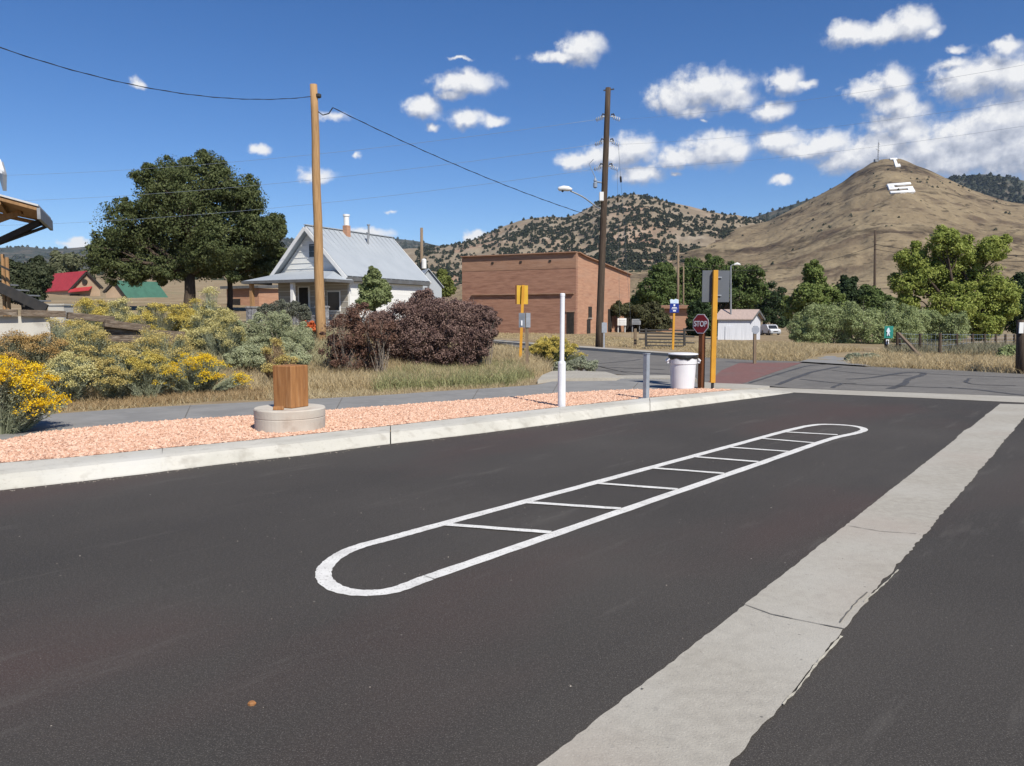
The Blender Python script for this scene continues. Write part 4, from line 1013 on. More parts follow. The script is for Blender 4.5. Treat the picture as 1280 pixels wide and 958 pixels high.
# ------------------------------------------------------------------ poles and wires
m_newpole = mat('fresh_pole_wood', (.42, .26, .125), (.33, .195, .09), scale=4, rough=.9, stretch=(6, 6, .5), bump=.4, bscale=20, alt=[((.22, .13, .065), 2.5, .6, .75, .6)])
m_oldpole = mat('dark_pole_wood', (.085, .062, .045), (.055, .04, .03), scale=4, rough=.95, stretch=(6, 6, .4), bump=.5, bscale=20, alt=[((.16, .12, .085), 2.5, .55, .75, .7)])
m_greypole = mat('grey_pole_wood', (.24, .18, .12), (.17, .125, .085), scale=4, rough=.95, stretch=(6, 6, .4))
m_wire = mat('black_wire', (.02, .02, .022), (.03, .03, .03), rough=.6)
m_wire2 = mat('aluminium_wire', (.26, .31, .38), (.22, .27, .34), rough=.5)
m_porc = mat('porcelain', (.62, .64, .66), (.5, .52, .54), rough=.3, spec=.5)
POLES = {}
def wire(name, label, a, b, sag, r, m, twist=False, n=28, group='overhead wires'):
    a, b = np.asarray(a, float), np.asarray(b, float)
    pts = [a + (b - a) * t - Z * sag * 4 * t * (1 - t) for t in np.linspace(0, 1, n)]
    mb = MB(); mb.tube(pts, r, 6)
    if twist:
        d = unit(b - a); s = unit(np.cross(d, Z)); u = np.cross(s, d)
        k = int(np.linalg.norm(b - a) / .22); tp = []
        for i in range(k + 1):
            t = i / k; p = a + (b - a) * t - Z * sag * 4 * t * (1 - t); ph = i * 1.3
            tp.append(p + (s * math.cos(ph) + u * math.sin(ph)) * r * 1.3)
        mb.tube(tp, r * .7, 5)
    o = mb.build(name, m, origin=a, smooth=True); tag(o, label, 'wire', group)
# fresh tan pole
bY = 27.5; b = at(401.5, 436, bY); zb = T1(b[0], b[1]); t = at(392.3, 106, bY)
b = np.array([b[0], b[1], zb])
bp = thing('utility_pole', 'tall bare tan wooden pole standing in the shrubs before the white house', 'utility pole', b)
mb = MB(); n_ = 10
mb.tube([b + (t - b) * k / n_ + np.array([.012 * math.sin(k * 1.7), 0, 0]) - (Z * .4 if k == 0 else 0) for k in range(n_ + 1)], [.185 - .06 * k / n_ for k in range(n_ + 1)], 16); mb.build('pole', m_newpole, bp, smooth=True)
mb = MB(); mb.lathe([(.06, 0), (.10, .03), (.10, .12), (.04, .15)], t + (.16, -.02, -.46), 10); mb.build('wire_clamp', m_rust, bp)
mb = MB(); mb.tube([t + (.1, 0, -.9), t + (.3, -.03, -1.05), t + (.52, -.05, -1.0), t + (.66, -.05, -.8)], .02, 6); mb.build('drip_loop', m_wire, bp)
TOP1 = t + (-.1, -.1, -.44); TOP2 = t + (.66, -.05, -.8)
# dark utility pole
dY = 37.0; b2 = at(748.5, 437, dY); b2[2] = T1(b2[0], b2[1]); t2 = at(760.2, 110, dY)
up_ = thing('power_pole', 'dark weathered power pole with insulators and a street lamp arm beside the brick building', 'utility pole', b2)
mb = MB(); mb.tube([b2 + (t2 - b2) * k / n_ - (Z * .4 if k == 0 else 0) for k in range(n_ + 1)], [.185 - .06 * k / n_ for k in range(n_ + 1)], 16); mb.build('pole', m_oldpole, up_, smooth=True)
INS = []
for y in (146.5, 177.5, 208.5):
    for s in (-1, 1):
        c = at(757.5 + (760 - 757.5) * (208 - y) / 62, y, dY); mb = MB()
        mb.tube([c + (s * .12, 0, .03), c + (s * .34, 0, .02)], .04, 8)
        base = c + np.array([s * .20, 0, .0])
        for k in range(4): mb.tube([base + (s * (.05 + .09 * k), 0, -.02 - .03 * k), base + (s * (.09 + .09 * k), 0, -.03 - .03 * k)], [.11, .07], 10)
        ins = mb.build('insulator', m_porc, up_)
        mb = MB(); mb.tube([c + (s * .14, -.05, .1), c + (s * .26, -.05, .13), c + (s * .3, -.05, .02)], .035, 6); mb.build('bracket', m_rust, ins)
        INS.append((y, s, base + np.array([s * .34, 0, -.12])))
mb = MB(); mb.beam(t2 + (-.22, 0, -.12), t2 + (.28, 0, -.06), .06, .05); mb.build('top_bracket', m_rust, up_)
c = at(744, 229, dY); mb = MB(); mb.tube([c + (.4, 0, 0), c + (-.05, 0, .08)], .04, 6); mb.lathe([(.03, -.25), (.1, -.2), (.1, .0), (.05, .05), (.09, .1), (.03, .25)], c, 10)
mb.tube([c + (-.0, 0, .25), c + (-.3, 0, .9), c + (-.1, -.05, 1.1)], .02, 5); mb.build('cutout_fuse', m_wire2, up_)
c = at(751.7, 246, dY - .2); mb = MB(); mb.box(c, (.2, .2, .42)); mb.build('meter_box', m_trim, up_, bevel=.02)
l0, l1, l2, l3 = at(752, 262, dY), at(742, 256, dY - .1), at(728, 246, dY - .3), at(713, 239, dY - .4)
mb = MB(); mb.tube(catmull([l0, l1, l2, l3], sub=4), .035, 8); arm = mb.build('lamp_arm', m_steel, up_, smooth=True)
mb = MB(); c = at(704.5, 237, dY - .45); mb.tube([c + (.40, 0, .0), c + (.22, 0, .03), c + (0, 0, .05), c + (-.22, 0, .02), c + (-.26, 0, .0)], [.05, .12, .13, .10, .05], 10); mb.build('lamp_head', m_trim, arm, smooth=True)
mb = MB(); mb.lathe([(.02, -.1), (.06, -.06), (.09, 0)], c + (-.05, 0, -.03), 10); mb.build('lamp_lens', m_glass, arm)
for (x, y, lab) in ((776, 200, 'a'), (771, 212, 'b')):
    mb = MB(); s_ = INS[3][2] if lab == 'a' else INS[5][2]; e = at(790 if lab == 'a' else 775, 420, dY + 16); e[2] = 0
    mb.tube([s_, e], .007, 5); mb.build('guy_wire', m_wire2, up_)
    k = s_ + (e - s_) * .12; mb = MB(); mb.tube([k, k + (e - s_) * .02], .05, 6); mb.build('guy_insulator', m_rust, up_)

wire('service_cable', 'twisted black cable coming from the upper left to the tan pole', at(-150, 2, 17.0), TOP1, .75, .010, m_wire, True)
wire('service_cable', 'twisted black cable sloping from the tan pole down to the dark power pole', TOP2, at(751, 274, dY), .25, .012, m_wire, True)
for (y, s, p), e_l, e_r, nm in zip([INS[0], INS[2], INS[4]], [(-200, 223), (-200, 251), (-200, 225)], [None] * 3, ['uppermost', 'middle', 'lowest']):
    ey = {'uppermost': 229, 'middle': 262, 'lowest': 292}[nm]
    wire('phase_wire', f'{nm} thin grey power wire running left from the dark power pole', p, at(-240, ey - 12, 60), 1.1, .008, m_wire2)
for (y, s, p), e_r, nm in zip([INS[1], INS[3], INS[5]], [(1330, 72), (1330, 118), (1330, 150)], ['uppermost', 'middle', 'lowest']):
    wire('phase_wire', f'{nm} thin grey power wire rising right from the dark power pole', p, at(*e_r, 24), .25, .0038, m_wire2)

def plain_pole(px, ytop, ybase, Y, r, label, m=m_greypole, top=None, name='utility_pole'):
    p = at(px, ybase, Y); z = T1(p[0], p[1]); p = np.array([p[0], p[1], min(z, p[2])]); q = at(px if top is None else top, ytop, Y)
    o = thing(name, label, 'utility pole', p, 'distant wooden poles')
    mb = MB(); mb.tube([p - Z * .3, q], [r, r * .75], 10); mb.build('pole', m, o, smooth=True)
    return o, p, q
o, p, q5 = plain_pole(527, 285, 372, 70, .17, 'distant tan pole with white transformer behind the white house')
mb = MB(); c = at(530, 330, 69.6); mb.lathe([(.05, -.45), (.22, -.42), (.22, .38), (.1, .46)], c, 12); mb.build('transformer', m_trim, o)
mb = MB(); mb.beam(p + (-1.8, .8, 0), q5 - Z * (q5[2] - p[2]) * .55, .12, .12); mb.build('brace_pole', m_greypole, o)
o, p, q6 = plain_pole(847.5, 307, 400, 88, .16, 'distant tan pole rising from the trees behind the blue sign', top=847.8)
o, p, q7 = plain_pole(1094, 288, 392, 95, .17, 'dark distant pole standing alone against the bare hill', m=m_oldpole)
o, p, q8 = plain_pole(854.5, 330, 400, 90, .1, 'thin grey pole among the trees just right of the distant tan pole')
wire('phase_wire', 'dark wire sagging across the bare hill to the left of the lone dark pole', q7 - Z * 1.9, q6 - Z * 2.2, 1.6, .025, m_wire)
wire('phase_wire', 'upper dark wire running right from the lone dark pole over the cottonwood', q7 - Z * 1.7, at(1420, 312, 62), .9, .028, m_wire)
wire('phase_wire', 'lower dark wire running right from the lone dark pole across the cottonwood', q7 - Z * 2.3, at(1420, 322, 62), .8, .026, m_wire)
wire('phase_wire', 'upper faint wire running left from the distant tan pole across the dry hill', q6 - Z * .9, at(700, 330, 110), .5, .016, m_wire)
wire('phase_wire', 'lower faint wire running left from the distant tan pole to the brick building', q6 - Z * 2.3, at(700, 346, 110), .5, .016, m_wire)
# far right dark post with a white plate
b = gp(1277, 467, 0.0); tp = at(1278, 400, b[1])
o = thing('wooden_post', 'stout dark post with a white plate near its top at the right edge', 'post', b)
mb = MB(); mb.tube([b - Z * .3, b * .5 + tp * .5, tp], [.15, .145, .14], 14); mb.build('pole', m_oldpole, o, smooth=True)
mb = MB(); c = at(1276.5, 410, b[1] - .15); mb.box(c, (.12, .03, .3)); mb.build('marker_plate', m_trim, o)
o = thing('street_lamp', 'thin street lamp showing above the grey sign plate among the trees', 'street lamp', gp(913.5, 431, -.3))
P = np.array(gp(913.5, 431, -.3)); Y_ = P[1]; q = at(913.5, 333, Y_)
mb = MB(); mb.tube([P, q], [.07, .05], 8); mb.build('pole', m_steel, o)
mb = MB(); mb.tube([q, q + (.1, 0, .08), at(917, 331, Y_)], .03, 6); mb.build('arm', m_steel, o)
mb = MB(); c = at(921.5, 331, Y_); mb.tube([c + (-.2, 0, 0), c + (0, 0, .05), c + (.2, 0, 0)], [.05, .1, .05], 8); mb.build('lamp_head', m_trim, o)

# ------------------------------------------------------------------ street furniture
m_rusttimber = mat('orange_brown_timber', (.37, .175, .065), (.25, .11, .04), scale=5, rough=.8, stretch=(5, 5, .5), bump=.5, bscale=25, bdist=.004, alt=[((.44, .25, .12), 4, .56, .72, .7), ((.17, .075, .03), 7, .60, .75, .6)])
m_brown = mat('brown_stained_post', (.15, .055, .022), (.11, .04, .016), scale=5, rough=.7, stretch=(5, 5, .5))
m_yellow = mat('yellow_paint', (.62, .31, .035), (.54, .26, .03), scale=4, rough=.6, alt=[((.40, .22, .06), 6, .62, .75, .5)])
m_galv = mat('galvanised_steel', (.36, .385, .42), (.29, .31, .34), scale=9, rough=.5, metal=.25, spec=.4)
m_whitep = mat('white_enamel', (.76, .76, .77), (.70, .70, .72), scale=5, rough=.45, spec=.4)
m_pier = mat('cast_pier_concrete', (.54, .50, .43), (.45, .41, .35), scale=3, rough=.95, bump=.5, bscale=80, bdist=.004, alt=[((.29, .255, .21), 6, .58, .74, .6), ((.50, .38, .30), 1.5, .52, .7, .4)])
GZ = .125
# pier with timber stub
f = gp(363, 541.5, GZ); c0 = f + unit(f * (1, 1, 0)) * .45; c0[2] = GZ
pr = thing('timber_stub_pier', 'round concrete base carrying a short sawn orange brown timber stub on pink gravel', 'pier', c0)
mb = MB(); mb.lathe([(.447, -.1), (.450, .150), (.446, .156), (.446, .160), (.452, .166), (.455, .262), (.445, .278), (.0, .28)], c0, 56, wob=.004); mb.build('concrete_base', m_pier, pr, smooth=False)
mb = MB(); rz = R(-28)
tc_ = c0 + np.array([.015, .02, .28])
s = .158
cs = [np.array([math.cos(rz + R(45 + 90 * k)) * s * 1.414, math.sin(rz + R(45 + 90 * k)) * s * 1.414, 0]) for k in range(4)]
V = [tc_ + p for p in cs] + [tc_ + p * 1.015 + Z * .55 for p in cs]
mb.add(V, [(3, 2, 1, 0), (4, 5, 6, 7)] + [(k, (k + 1) % 4, 4 + (k + 1) % 4, 4 + k) for k in range(4)]); mb.build('timber_stub', m_rusttimber, pr, bevel=.012)
q = at(347.5, 507.5, c0[1] - .33); mb = MB(); mb.box((q[0], c0[1] - .31, GZ + .28 + .022), (.13, .08, .045), .2); tag(mb.build('wood_offcut', m_rusttimber, origin=(q[0], c0[1] - .31, GZ + .28), bevel=.008), 'small orange wood offcut lying on the concrete base beside the timber stub', 'offcut')
# white sleeved post
b = gp(702, 508.5, GZ); Y_ = b[1]
o = thing('white_post', 'slim white pipe post with thicker lower sleeve standing in the pink gravel', 'post', b)
zt = at(703, 368, Y_)[2]; zm = at(702, 452, Y_)[2]
mb = MB(); mb.lathe([(.064, -.1), (.064, zm - GZ - .03), (.056, zm - GZ), (.03, zm - GZ + .005)], b, 20); mb.build('lower_sleeve', m_whitep, o)
mb = MB(); mb.tube([b + Z * (zm - GZ), at(703.2, 369, Y_)], .038, 16); mb.build('upper_pipe', m_whitep, o, smooth=False)
mb = MB(); e = at(703.2, 368.5, Y_); mb.lathe([(.041, -.03), (.041, .01), (.03, .022)], e, 16); mb.build('cap', m_whitep, o)
# grey bollard
b = gp(807.5, 498.8, GZ); Y_ = b[1]; zt = at(807.5, 443, Y_)[2]
o = thing('steel_bollard', 'short square galvanised steel post in the gravel left of the white bin', 'bollard', b)
mb = MB(); mb.box(b + Z * (zt - GZ - .1) / 2, (.085, .085, zt - GZ + .1), R(40)); mb.build('post', m_galv, o, bevel=.008)
mb = MB(); mb.box(b + Z * (zt - GZ + .008), (.096, .096, .018), R(40)); mb.build('cap_plate', m_galv, o)
mb = MB(); mb.box(b + Z * .006, (.2, .2, .012), R(40)); mb.build('base_plate', m_galv, o)
# white bin
b = gp(853, 487.2, GZ); b = b + unit(b * (1, 1, 0)) * .24; b[2] = GZ; Y_ = b[1]
o = thing('trash_can', 'white round plastic bin with black liner folded over its rim', 'bin', b)
mb = MB(); mb.lathe([(.225, 0), (.235, .02), (.262, .50), (.262, .505), (.275, .51), (.282, .63), (.285, .635), (.285, .65)], b, 40); body = mb.build('bin_body', m_whitep, o, smooth=False)
for s in (-1, 1):
    mb = MB(); c = b + (s * .285, -.02, .57); mb.tube([c + (0, -.07, .04), c + (s * .045, -.06, -.0), c + (s * .05, 0, -.02), c + (s * .045, .06, 0), c + (0, .07, .04)], .018, 8); mb.box(c + (s * .02, 0, -.02), (.05, .1, .06)); mb.build('handle', m_whitep, o)
m_bag = mat('black_bag', (.012, .012, .013), (.02, .02, .021), scale=20, rough=.35, bump=.8, bscale=30, spec=.5)
mb = MB(); V = []; n = 48
for r_, z, a in ((.27, .60, .0), (.292, .612, .02), (.297, .655, .008), (.292, .69, .004), (.265, .69, 0), (.25, .45, .0)):
    for k in range(n):
        th = 2 * math.pi * k / n; zz = z + a * (math.sin(5 * th) + .6 * math.sin(11 * th + 1)); V.append(b + (r_ * math.cos(th), r_ * math.sin(th), zz))
mb.add(V, [(i * n + k, i * n + (k + 1) % n, (i + 1) * n + (k + 1) % n, (i + 1) * n + k) for i in range(5) for k in range(n)]); mb.build('liner', m_bag, o)
mb = MB(); mb.lathe([(.298, .692), (.302, .70), (.296, .715), (.2, .728), (.02, .732)], b, 40); mb.build('lid', m_whitep, o)
# stop sign on brown post
b = gp(876.5, 485, GZ); Y_ = b[1]; t = at(878, 393, Y_)
o = thing('stop_sign', 'small dark red stop sign on a square brown wooden post beside the bin', 'sign', b)
face = unit((-.80, -.60, 0)); sr = np.array([-face[1], face[0], 0]); sr = sr if sr[0] > 0 else -sr
mb = MB(); mb.obox((b + t) / 2 - Z * .05, sr * .05, face * .05, Z * ((t[2] - b[2]) / 2 + .05)); mb.build('post', m_brown, o, bevel=.006)
sc_ = at(878.3, 405, Y_); sc_ = np.array([sc_[0], sc_[1], sc_[2]]) + face * .068
def octo(r_, off): return [sc_ + face * off + sr * r_ * math.cos(R(22.5 + 45 * k)) + Z * r_ * math.sin(R(22.5 + 45 * k)) for k in range(8)]
m_signred = mat('sign_red', (.26, .012, .022), (.23, .010, .018), scale=5, rough=.4, spec=.4)
mb = MB(); mb.prism(octo(.212, -.004), face * -.004); bord = mb.build('border', m_whitep, o)
mb = MB(); mb.prism(octo(.196, 0), face * -.004); mb.build('sign_face', m_signred, o)
mb = MB(); mb.prism(octo(.21, -.0085), face * -.003); mb.build('backing', m_galv, o)
def text_obj(name, body, size, center, right, up, m, parent, ext=.002, squash=1.0, bold=True):
    cu = bpy.data.curves.new(name, 'FONT'); cu.body = body; cu.size = size; cu.align_x = 'CENTER'; cu.align_y = 'CENTER'; cu.extrude = ext
    if bold: cu.offset = size * .018
    tmp = bpy.data.objects.new(name, cu); COL.objects.link(tmp)
    bpy.context.view_layer.update()
    me = bpy.data.meshes.new_from_object(tmp.evaluated_get(bpy.context.evaluated_depsgraph_get()))
    COL.objects.unlink(tmp); bpy.data.objects.remove(tmp)
    n = np.cross(right, up); V = np.zeros(len(me.vertices) * 3); me.vertices.foreach_get('co', V); V = V.reshape(-1, 3)
    W = center + V[:, :1] * squash * right + V[:, 1:2] * up + V[:, 2:] * n - np.asarray(parent['_o'])
    me.vertices.foreach_set('co', W.ravel().astype(np.float32)); me.update(); me.materials.clear(); me.materials.append(m)
    ob = bpy.data.objects.new(name, me); COL.objects.link(ob); ob.parent = parent; ob['_o'] = list(parent['_o']); return ob
text_obj('lettering', 'STOP', .158, sc_ + face * .003 - Z * .005, sr, Z, m_whitep, o, squash=.86)
# tall yellow post with grey plate seen from behind
b = gp(890.5, 486, GZ); Y_ = b[1]; t = at(894.3, 338, Y_)
o = thing('yellow_signpost', 'tall yellow post carrying a blank grey rectangular sign back above the stop sign', 'sign', b)
mb = MB(); mb.beam(b + Z * .12, t, .095, .095, up=(0, 1, 0)); mb.build('post', m_yellow, o, bevel=.006)
mb = MB(); mb.tube([b - Z * .1, b + Z * .16], .03, 8); mb.build('ground_stub', m_rust, o)
p0, p1 = at(876.5, 378, Y_ + .09), at(912.5, 338.5, Y_ + .09)
m_signback = mat('sign_back_aluminium', (.125, .135, .15), (.11, .12, .135), scale=2, rough=.6, metal=.2)
cx = (p0 + p1) / 2; mb = MB(); mb.obox((cx[0], Y_ + .075, cx[2]), ((p1[0] - p0[0]) / 2, .03, 0), (-.0006, .008, 0), (0, 0, (p1[2] - p0[2]) / 2)); mb.build('sign_plate', m_signback, o, bevel=.004)
for dz in (.18, -.18):
    mb = MB(); mb.obox((cx[0] + .01, Y_ + .055, cx[2] + dz), (.1, 0, 0), (0, .01, 0), (0, 0, .012)); mb.build('bracket', m_galv, o)
# blue sign across the street
Y_ = 34.5; zb = T1(at(841, 438, Y_)[0], Y_)
b = at(841, 440, Y_); b = np.array([b[0], Y_, .02]); t = at(843, 375, Y_)
o = thing('blue_sign', 'blue and white sign with pale crest on a thin yellow post across the street', 'sign', b)
mb = MB(); mb.beam(b, t, .09, .09, up=(0, 1, 0)); mb.build('post', m_yellow, o)
m_blue = mat('sign_blue', (.012, .035, .24), (.01, .03, .21), rough=.4, spec=.4); m_crest = mat('sign_crest', (.50, .62, .74), (.68, .72, .76), scale=6, rough=.5)
p0, p1 = at(837.3, 391, Y_ - .06), at(848.7, 379.5, Y_ - .06)
mb = MB(); mb.obox(((p0[0] + p1[0]) / 2, Y_ - .06, (p0[2] + p1[2]) / 2), ((p1[0] - p0[0]) / 2, 0, 0), (0, .012, 0), (0, 0, (p1[2] - p0[2]) / 2)); pl_ = mb.build('sign_plate', m_blue, o)
mb = MB(); mb.prism([at(x, y, Y_ - .05) for x, y in [(838, 379.5), (837.5, 375), (839.5, 374), (842, 375), (845, 373.7), (848.3, 375), (848.3, 379.5)]], (0, .02, 0)); mb.build('crest', m_crest, o)
mb = MB()
for (x0, x1, y0, y1) in ((842, 844, 380.5, 383), (840, 846, 384.3, 385.2), (839.5, 846.5, 386, 386.6), (841.3, 845, 387.8, 389.6)):
    a_, c_ = at(x0, y1, Y_ - .08), at(x1, y0, Y_ - .08); mb.obox(((a_[0] + c_[0]) / 2, Y_ - .075, (a_[2] + c_[2]) / 2), ((c_[0] - a_[0]) / 2, 0, 0), (0, .003, 0), (0, 0, (c_[2] - a_[2]) / 2))
mb.build('pictogram', m_whitep, pl_)
# yellow crossing-type sign with side plates, and a grey wooden post with plates beside it
Y_ = 24.0; x_ = at(650, 452, Y_)[0]; b = np.array([x_, Y_, T1(x_, Y_)])
o = thing('yellow_sign', 'narrow yellow sign on a yellow post behind the burgundy bush', 'sign', b)
t = at(654, 356.5, Y_); mb = MB(); mb.beam(b - Z * .1, t, .085, .085, up=(0, 1, 0)); mb.build('post', m_yellow, o)
m_yel2 = mat('yellow_sign_sheet', (.60, .37, .04), (.52, .31, .035), rough=.5)
p0, p1 = at(646, 380.5, Y_ + .07), at(660, 357, Y_ + .07)
mb = MB(); mb.obox(((p0[0] + p1[0]) / 2, Y_ + .06, (p0[2] + p1[2]) / 2), ((p1[0] - p0[0]) / 2, .05, 0), (0, .01, 0), (0, 0, (p1[2] - p0[2]) / 2)); mb.build('sign_plate', m_yel2, o)
mb = MB(); mb.obox(at(645, 368.5, Y_ + .03), (.02, 0, 0), (0, .02, 0), (0, 0, .29)); mb.build('edge_strip', m_brown, o)
Y_ = 20.8; x_ = at(659, 466, Y_)[0]; b = np.array([x_, Y_, T1(x_, Y_)])
o = thing('grey_signpost', 'weathered grey wooden post with two small blank metal plates beside the yellow sign', 'sign', b)
mb = MB(); mb.beam(b - Z * .1, at(658.5, 391, Y_), .09, .09, up=(0, 1, 0)); mb.build('post', m_greypole, o)
for x0, x1, dy in ((648.5, 656.5, -.07), (657.5, 663, .0)):
    p0, p1 = at(x0, 409.5, Y_ + dy), at(x1, 391.5, Y_ + dy)
    mb = MB(); mb.obox(((p0[0] + p1[0]) / 2, Y_ - .06 + dy, (p0[2] + p1[2]) / 2), ((p1[0] - p0[0]) / 2, dy * .6, 0), (0, .007, 0), (0, 0, (p1[2] - p0[2]) / 2)); mb.build('plate', m_galv, o)
p = at(653, 404, Y_ - .16); mb = MB(); mb.obox((p[0], Y_ - .14, p[2]), (.04, 0, 0), (0, .003, 0), (0, 0, .07)); mb.build('sticker', m_whitep, o)
# small marker by the dark power pole, round-backed sign, brown stake, teal trail sign
def small_sign(label, px, ytop, ybase, Y, pw, postm, plate, platem, shape='rect', name='small_sign', grp=None):
    x_ = at(px, ybase, Y)[0]; b = np.array([x_, Y, T1(x_, Y)])
    o = thing(name, label, 'sign', b, grp)
    mb = MB(); mb.beam(b - Z * .1, at(px, ytop, Y), pw, pw, up=(0, 1, 0)); mb.build('post', postm, o)
    if plate:
        p0, p1 = at(plate[0], plate[3], Y), at(plate[1], plate[2], Y); c = (p0 + p1) / 2; w = (p1[0] - p0[0]) / 2; h_ = (p1[2] - p0[2]) / 2
        mb = MB()
        if shape == 'rect': mb.obox((c[0], Y - pw / 2 - .012, c[2]), (w, 0, 0), (0, .008, 0), (0, 0, h_))
        else: mb.prism([(c[0] + w * math.cos(R(22.5 + 45 * k)) * 1.08, Y - pw / 2 - .012, c[2] + h_ * math.sin(R(22.5 + 45 * k)) * 1.08) for k in range(8)], (0, .01, 0))
        mb.build('sign_plate', platem, o)
    return o, b
small_sign('thin grey marker post with pale plate at the foot of the dark power pole', 755, 403, 437, 36.2, .07, m_galv, (752, 758.5, 403.5, 416), m_galv, name='marker_post')
small_sign('rough brown stake left of the black pipe gate', 794, 411, 437, 37.5, .13, m_greypole, None, None, name='wooden_stake')
small_sign('grey octagonal sign back on a brown post in front of the garden shed', 943.5, 408, 451, 25.5, .09, m_greypole, (939, 948.7, 407.5, 417.5), m_galv, 'oct', name='sign_back')
m_teal = mat('teal_sign', (.03, .23, .19), (.025, .20, .165), rough=.5)
o, b = small_sign('teal trail sign with white symbol and small arrow plate on a dark stake', 1107.5, 408, 441, 32.5, .10, m_oldpole, (1104.2, 1115.8, 407.8, 423), m_teal, name='trail_sign')
def plate_px(x0, x1, y0, y1, Y, m, parent, nm, tri=None):
    p0, p1 = at(x0, y1, Y), at(x1, y0, Y); mb = MB()
    if tri: mb.prism([at(x, y, Y) for x, y in tri], (0, .004, 0))
    else: mb.obox(((p0[0] + p1[0]) / 2, Y, (p0[2] + p1[2]) / 2), ((p1[0] - p0[0]) / 2, 0, 0), (0, .004, 0), (0, 0, (p1[2] - p0[2]) / 2))
    mb.build(nm, m, parent)
plate_px(0, 0, 0, 0, 32.40, m_crest, o, 'hiker_symbol', [(1108.5, 420), (1109.3, 415.5), (1108, 414.5), (1109, 412), (1110.2, 410), (1111.5, 410), (1112, 412.5), (1113, 414.5), (1111.6, 415.5), (1112.6, 420), (1111.2, 420), (1110.4, 416.7), (1109.7, 420)])
plate_px(1107.4, 1111.4, 424.5, 430.5, 32.40, m_whitep, o, 'arrow_plate')
plate_px(0, 0, 0, 0, 32.38, m_dark, o, 'arrow', [(1109.4, 425.2), (1110.9, 427.3), (1109.9, 427.3), (1109.9, 429.8), (1108.9, 429.8), (1108.9, 427.3), (1107.9, 427.3)])
# black pipe gate
Y_ = 37.0
o = thing('pipe_gate', 'black pipe rail gate panel across the street in front of the brick wing', 'gate', (at(836, 437, Y_)[0], Y_, 0))
for x in (807.5, 855.5):
    p = at(x, 437.5, Y_); q = at(x, 410.5, Y_); mb = MB(); mb.beam(np.array([p[0], Y_, 0]), q, .10, .10, up=(0, 1, 0)); mb.build('gate_post', m_rust, o)
for k, y in enumerate((412.5, 416.3, 420.2, 424, 428, 432)):
    mb = MB(); mb.tube([at(798.5 if k in (0, 1, 3) else 807.5, y + (0 if k else .3), Y_), at(868 if k in (0, 2, 4) else 856, y + .8, Y_)], .035, 8); mb.build('rail', m_rust, o)
# wooden post fence at the right
posts = [(1121.6, 415.5, 444, 32), (1150, 417, 442.5, 32), (1175, 416.5, 449, 28), (1196, 417, 443.5, 31.7), (1215.8, 417.5, 438.5, 35), (1231, 417.5, 437, 36.5), (1245, 418, 435.5, 38), (1256.8, 418, 434.5, 39.5), (1268, 418, 433, 41.5)]
fb = at(1121, 445, 32)
fc = thing('wire_fence', 'wire fence on dark wooden posts with a leaning corner brace beside the trail', 'fence', (fb[0], 32, 0))
tops = []
for x, y0, y1, Y in posts:
    p = at(x, y1, Y); q = at(x + random.uniform(-.6, .6), y0, Y); p[2] = min(p[2], T1(p[0], Y)) - .1
    mb = MB(); mb.tube([p, q], [.062, .055], 8); mb.build('fence_post', m_oldpole, fc); tops.append((p, q))
mb = MB(); p = at(1126.5, 440, 32.3); q = at(1123.5, 416.5, 32.2); p[2] = -.05; mb.tube([p, q], .05, 8); mb.build('fence_post', m_oldpole, fc)
mb = MB(); mb.beam(at(1123.5, 417, 31.7), gp(1157, 453, .02), .09, .09); mb.build('corner_brace', m_greypole, fc)
mb = MB()
for a, c_ in zip(tops[:-1], tops[1:]):
    for t_ in (.95, .75, .55, .35): mb.tube([a[0] * (1 - t_) + a[1] * t_, c_[0] * (1 - t_) + c_[1] * t_], .006, 4)
    for k in range(1, 5):
        u = k / 5; mb.tube([(a[0] * .65 + a[1] * .35) * (1 - u) + (c_[0] * .65 + c_[1] * .35) * u, (a[1] * (1 - u) + c_[1] * u)], .004, 4)
mb.build('wire_mesh', m_wire2, fc)
for x, y, s_, l in ((1250, 441, .2, 'pale rock lying in the dry grass under the post fence'), (1201, 446, .22, 'flat pale rock half hidden in the grass before the fence')):
    p = gp(x, y, .05); mb = MB(); V = np.array([(math.cos(t_) * s_ * random.uniform(.7, 1.1), math.sin(t_) * s_ * .7, z) for z in (0, .1, .18) for t_ in np.linspace(0, 6.28, 8, endpoint=False)]); V[16:] *= (.55, .55, 1)
    mb.add(V + p, [(i * 8 + k, i * 8 + (k + 1) % 8, (i + 1) * 8 + (k + 1) % 8, (i + 1) * 8 + k) for i in range(2) for k in range(8)] + [tuple(range(16, 24))]); tag(mb.build('rock', m_pier, origin=p), l, 'rock', 'rocks by the fence')
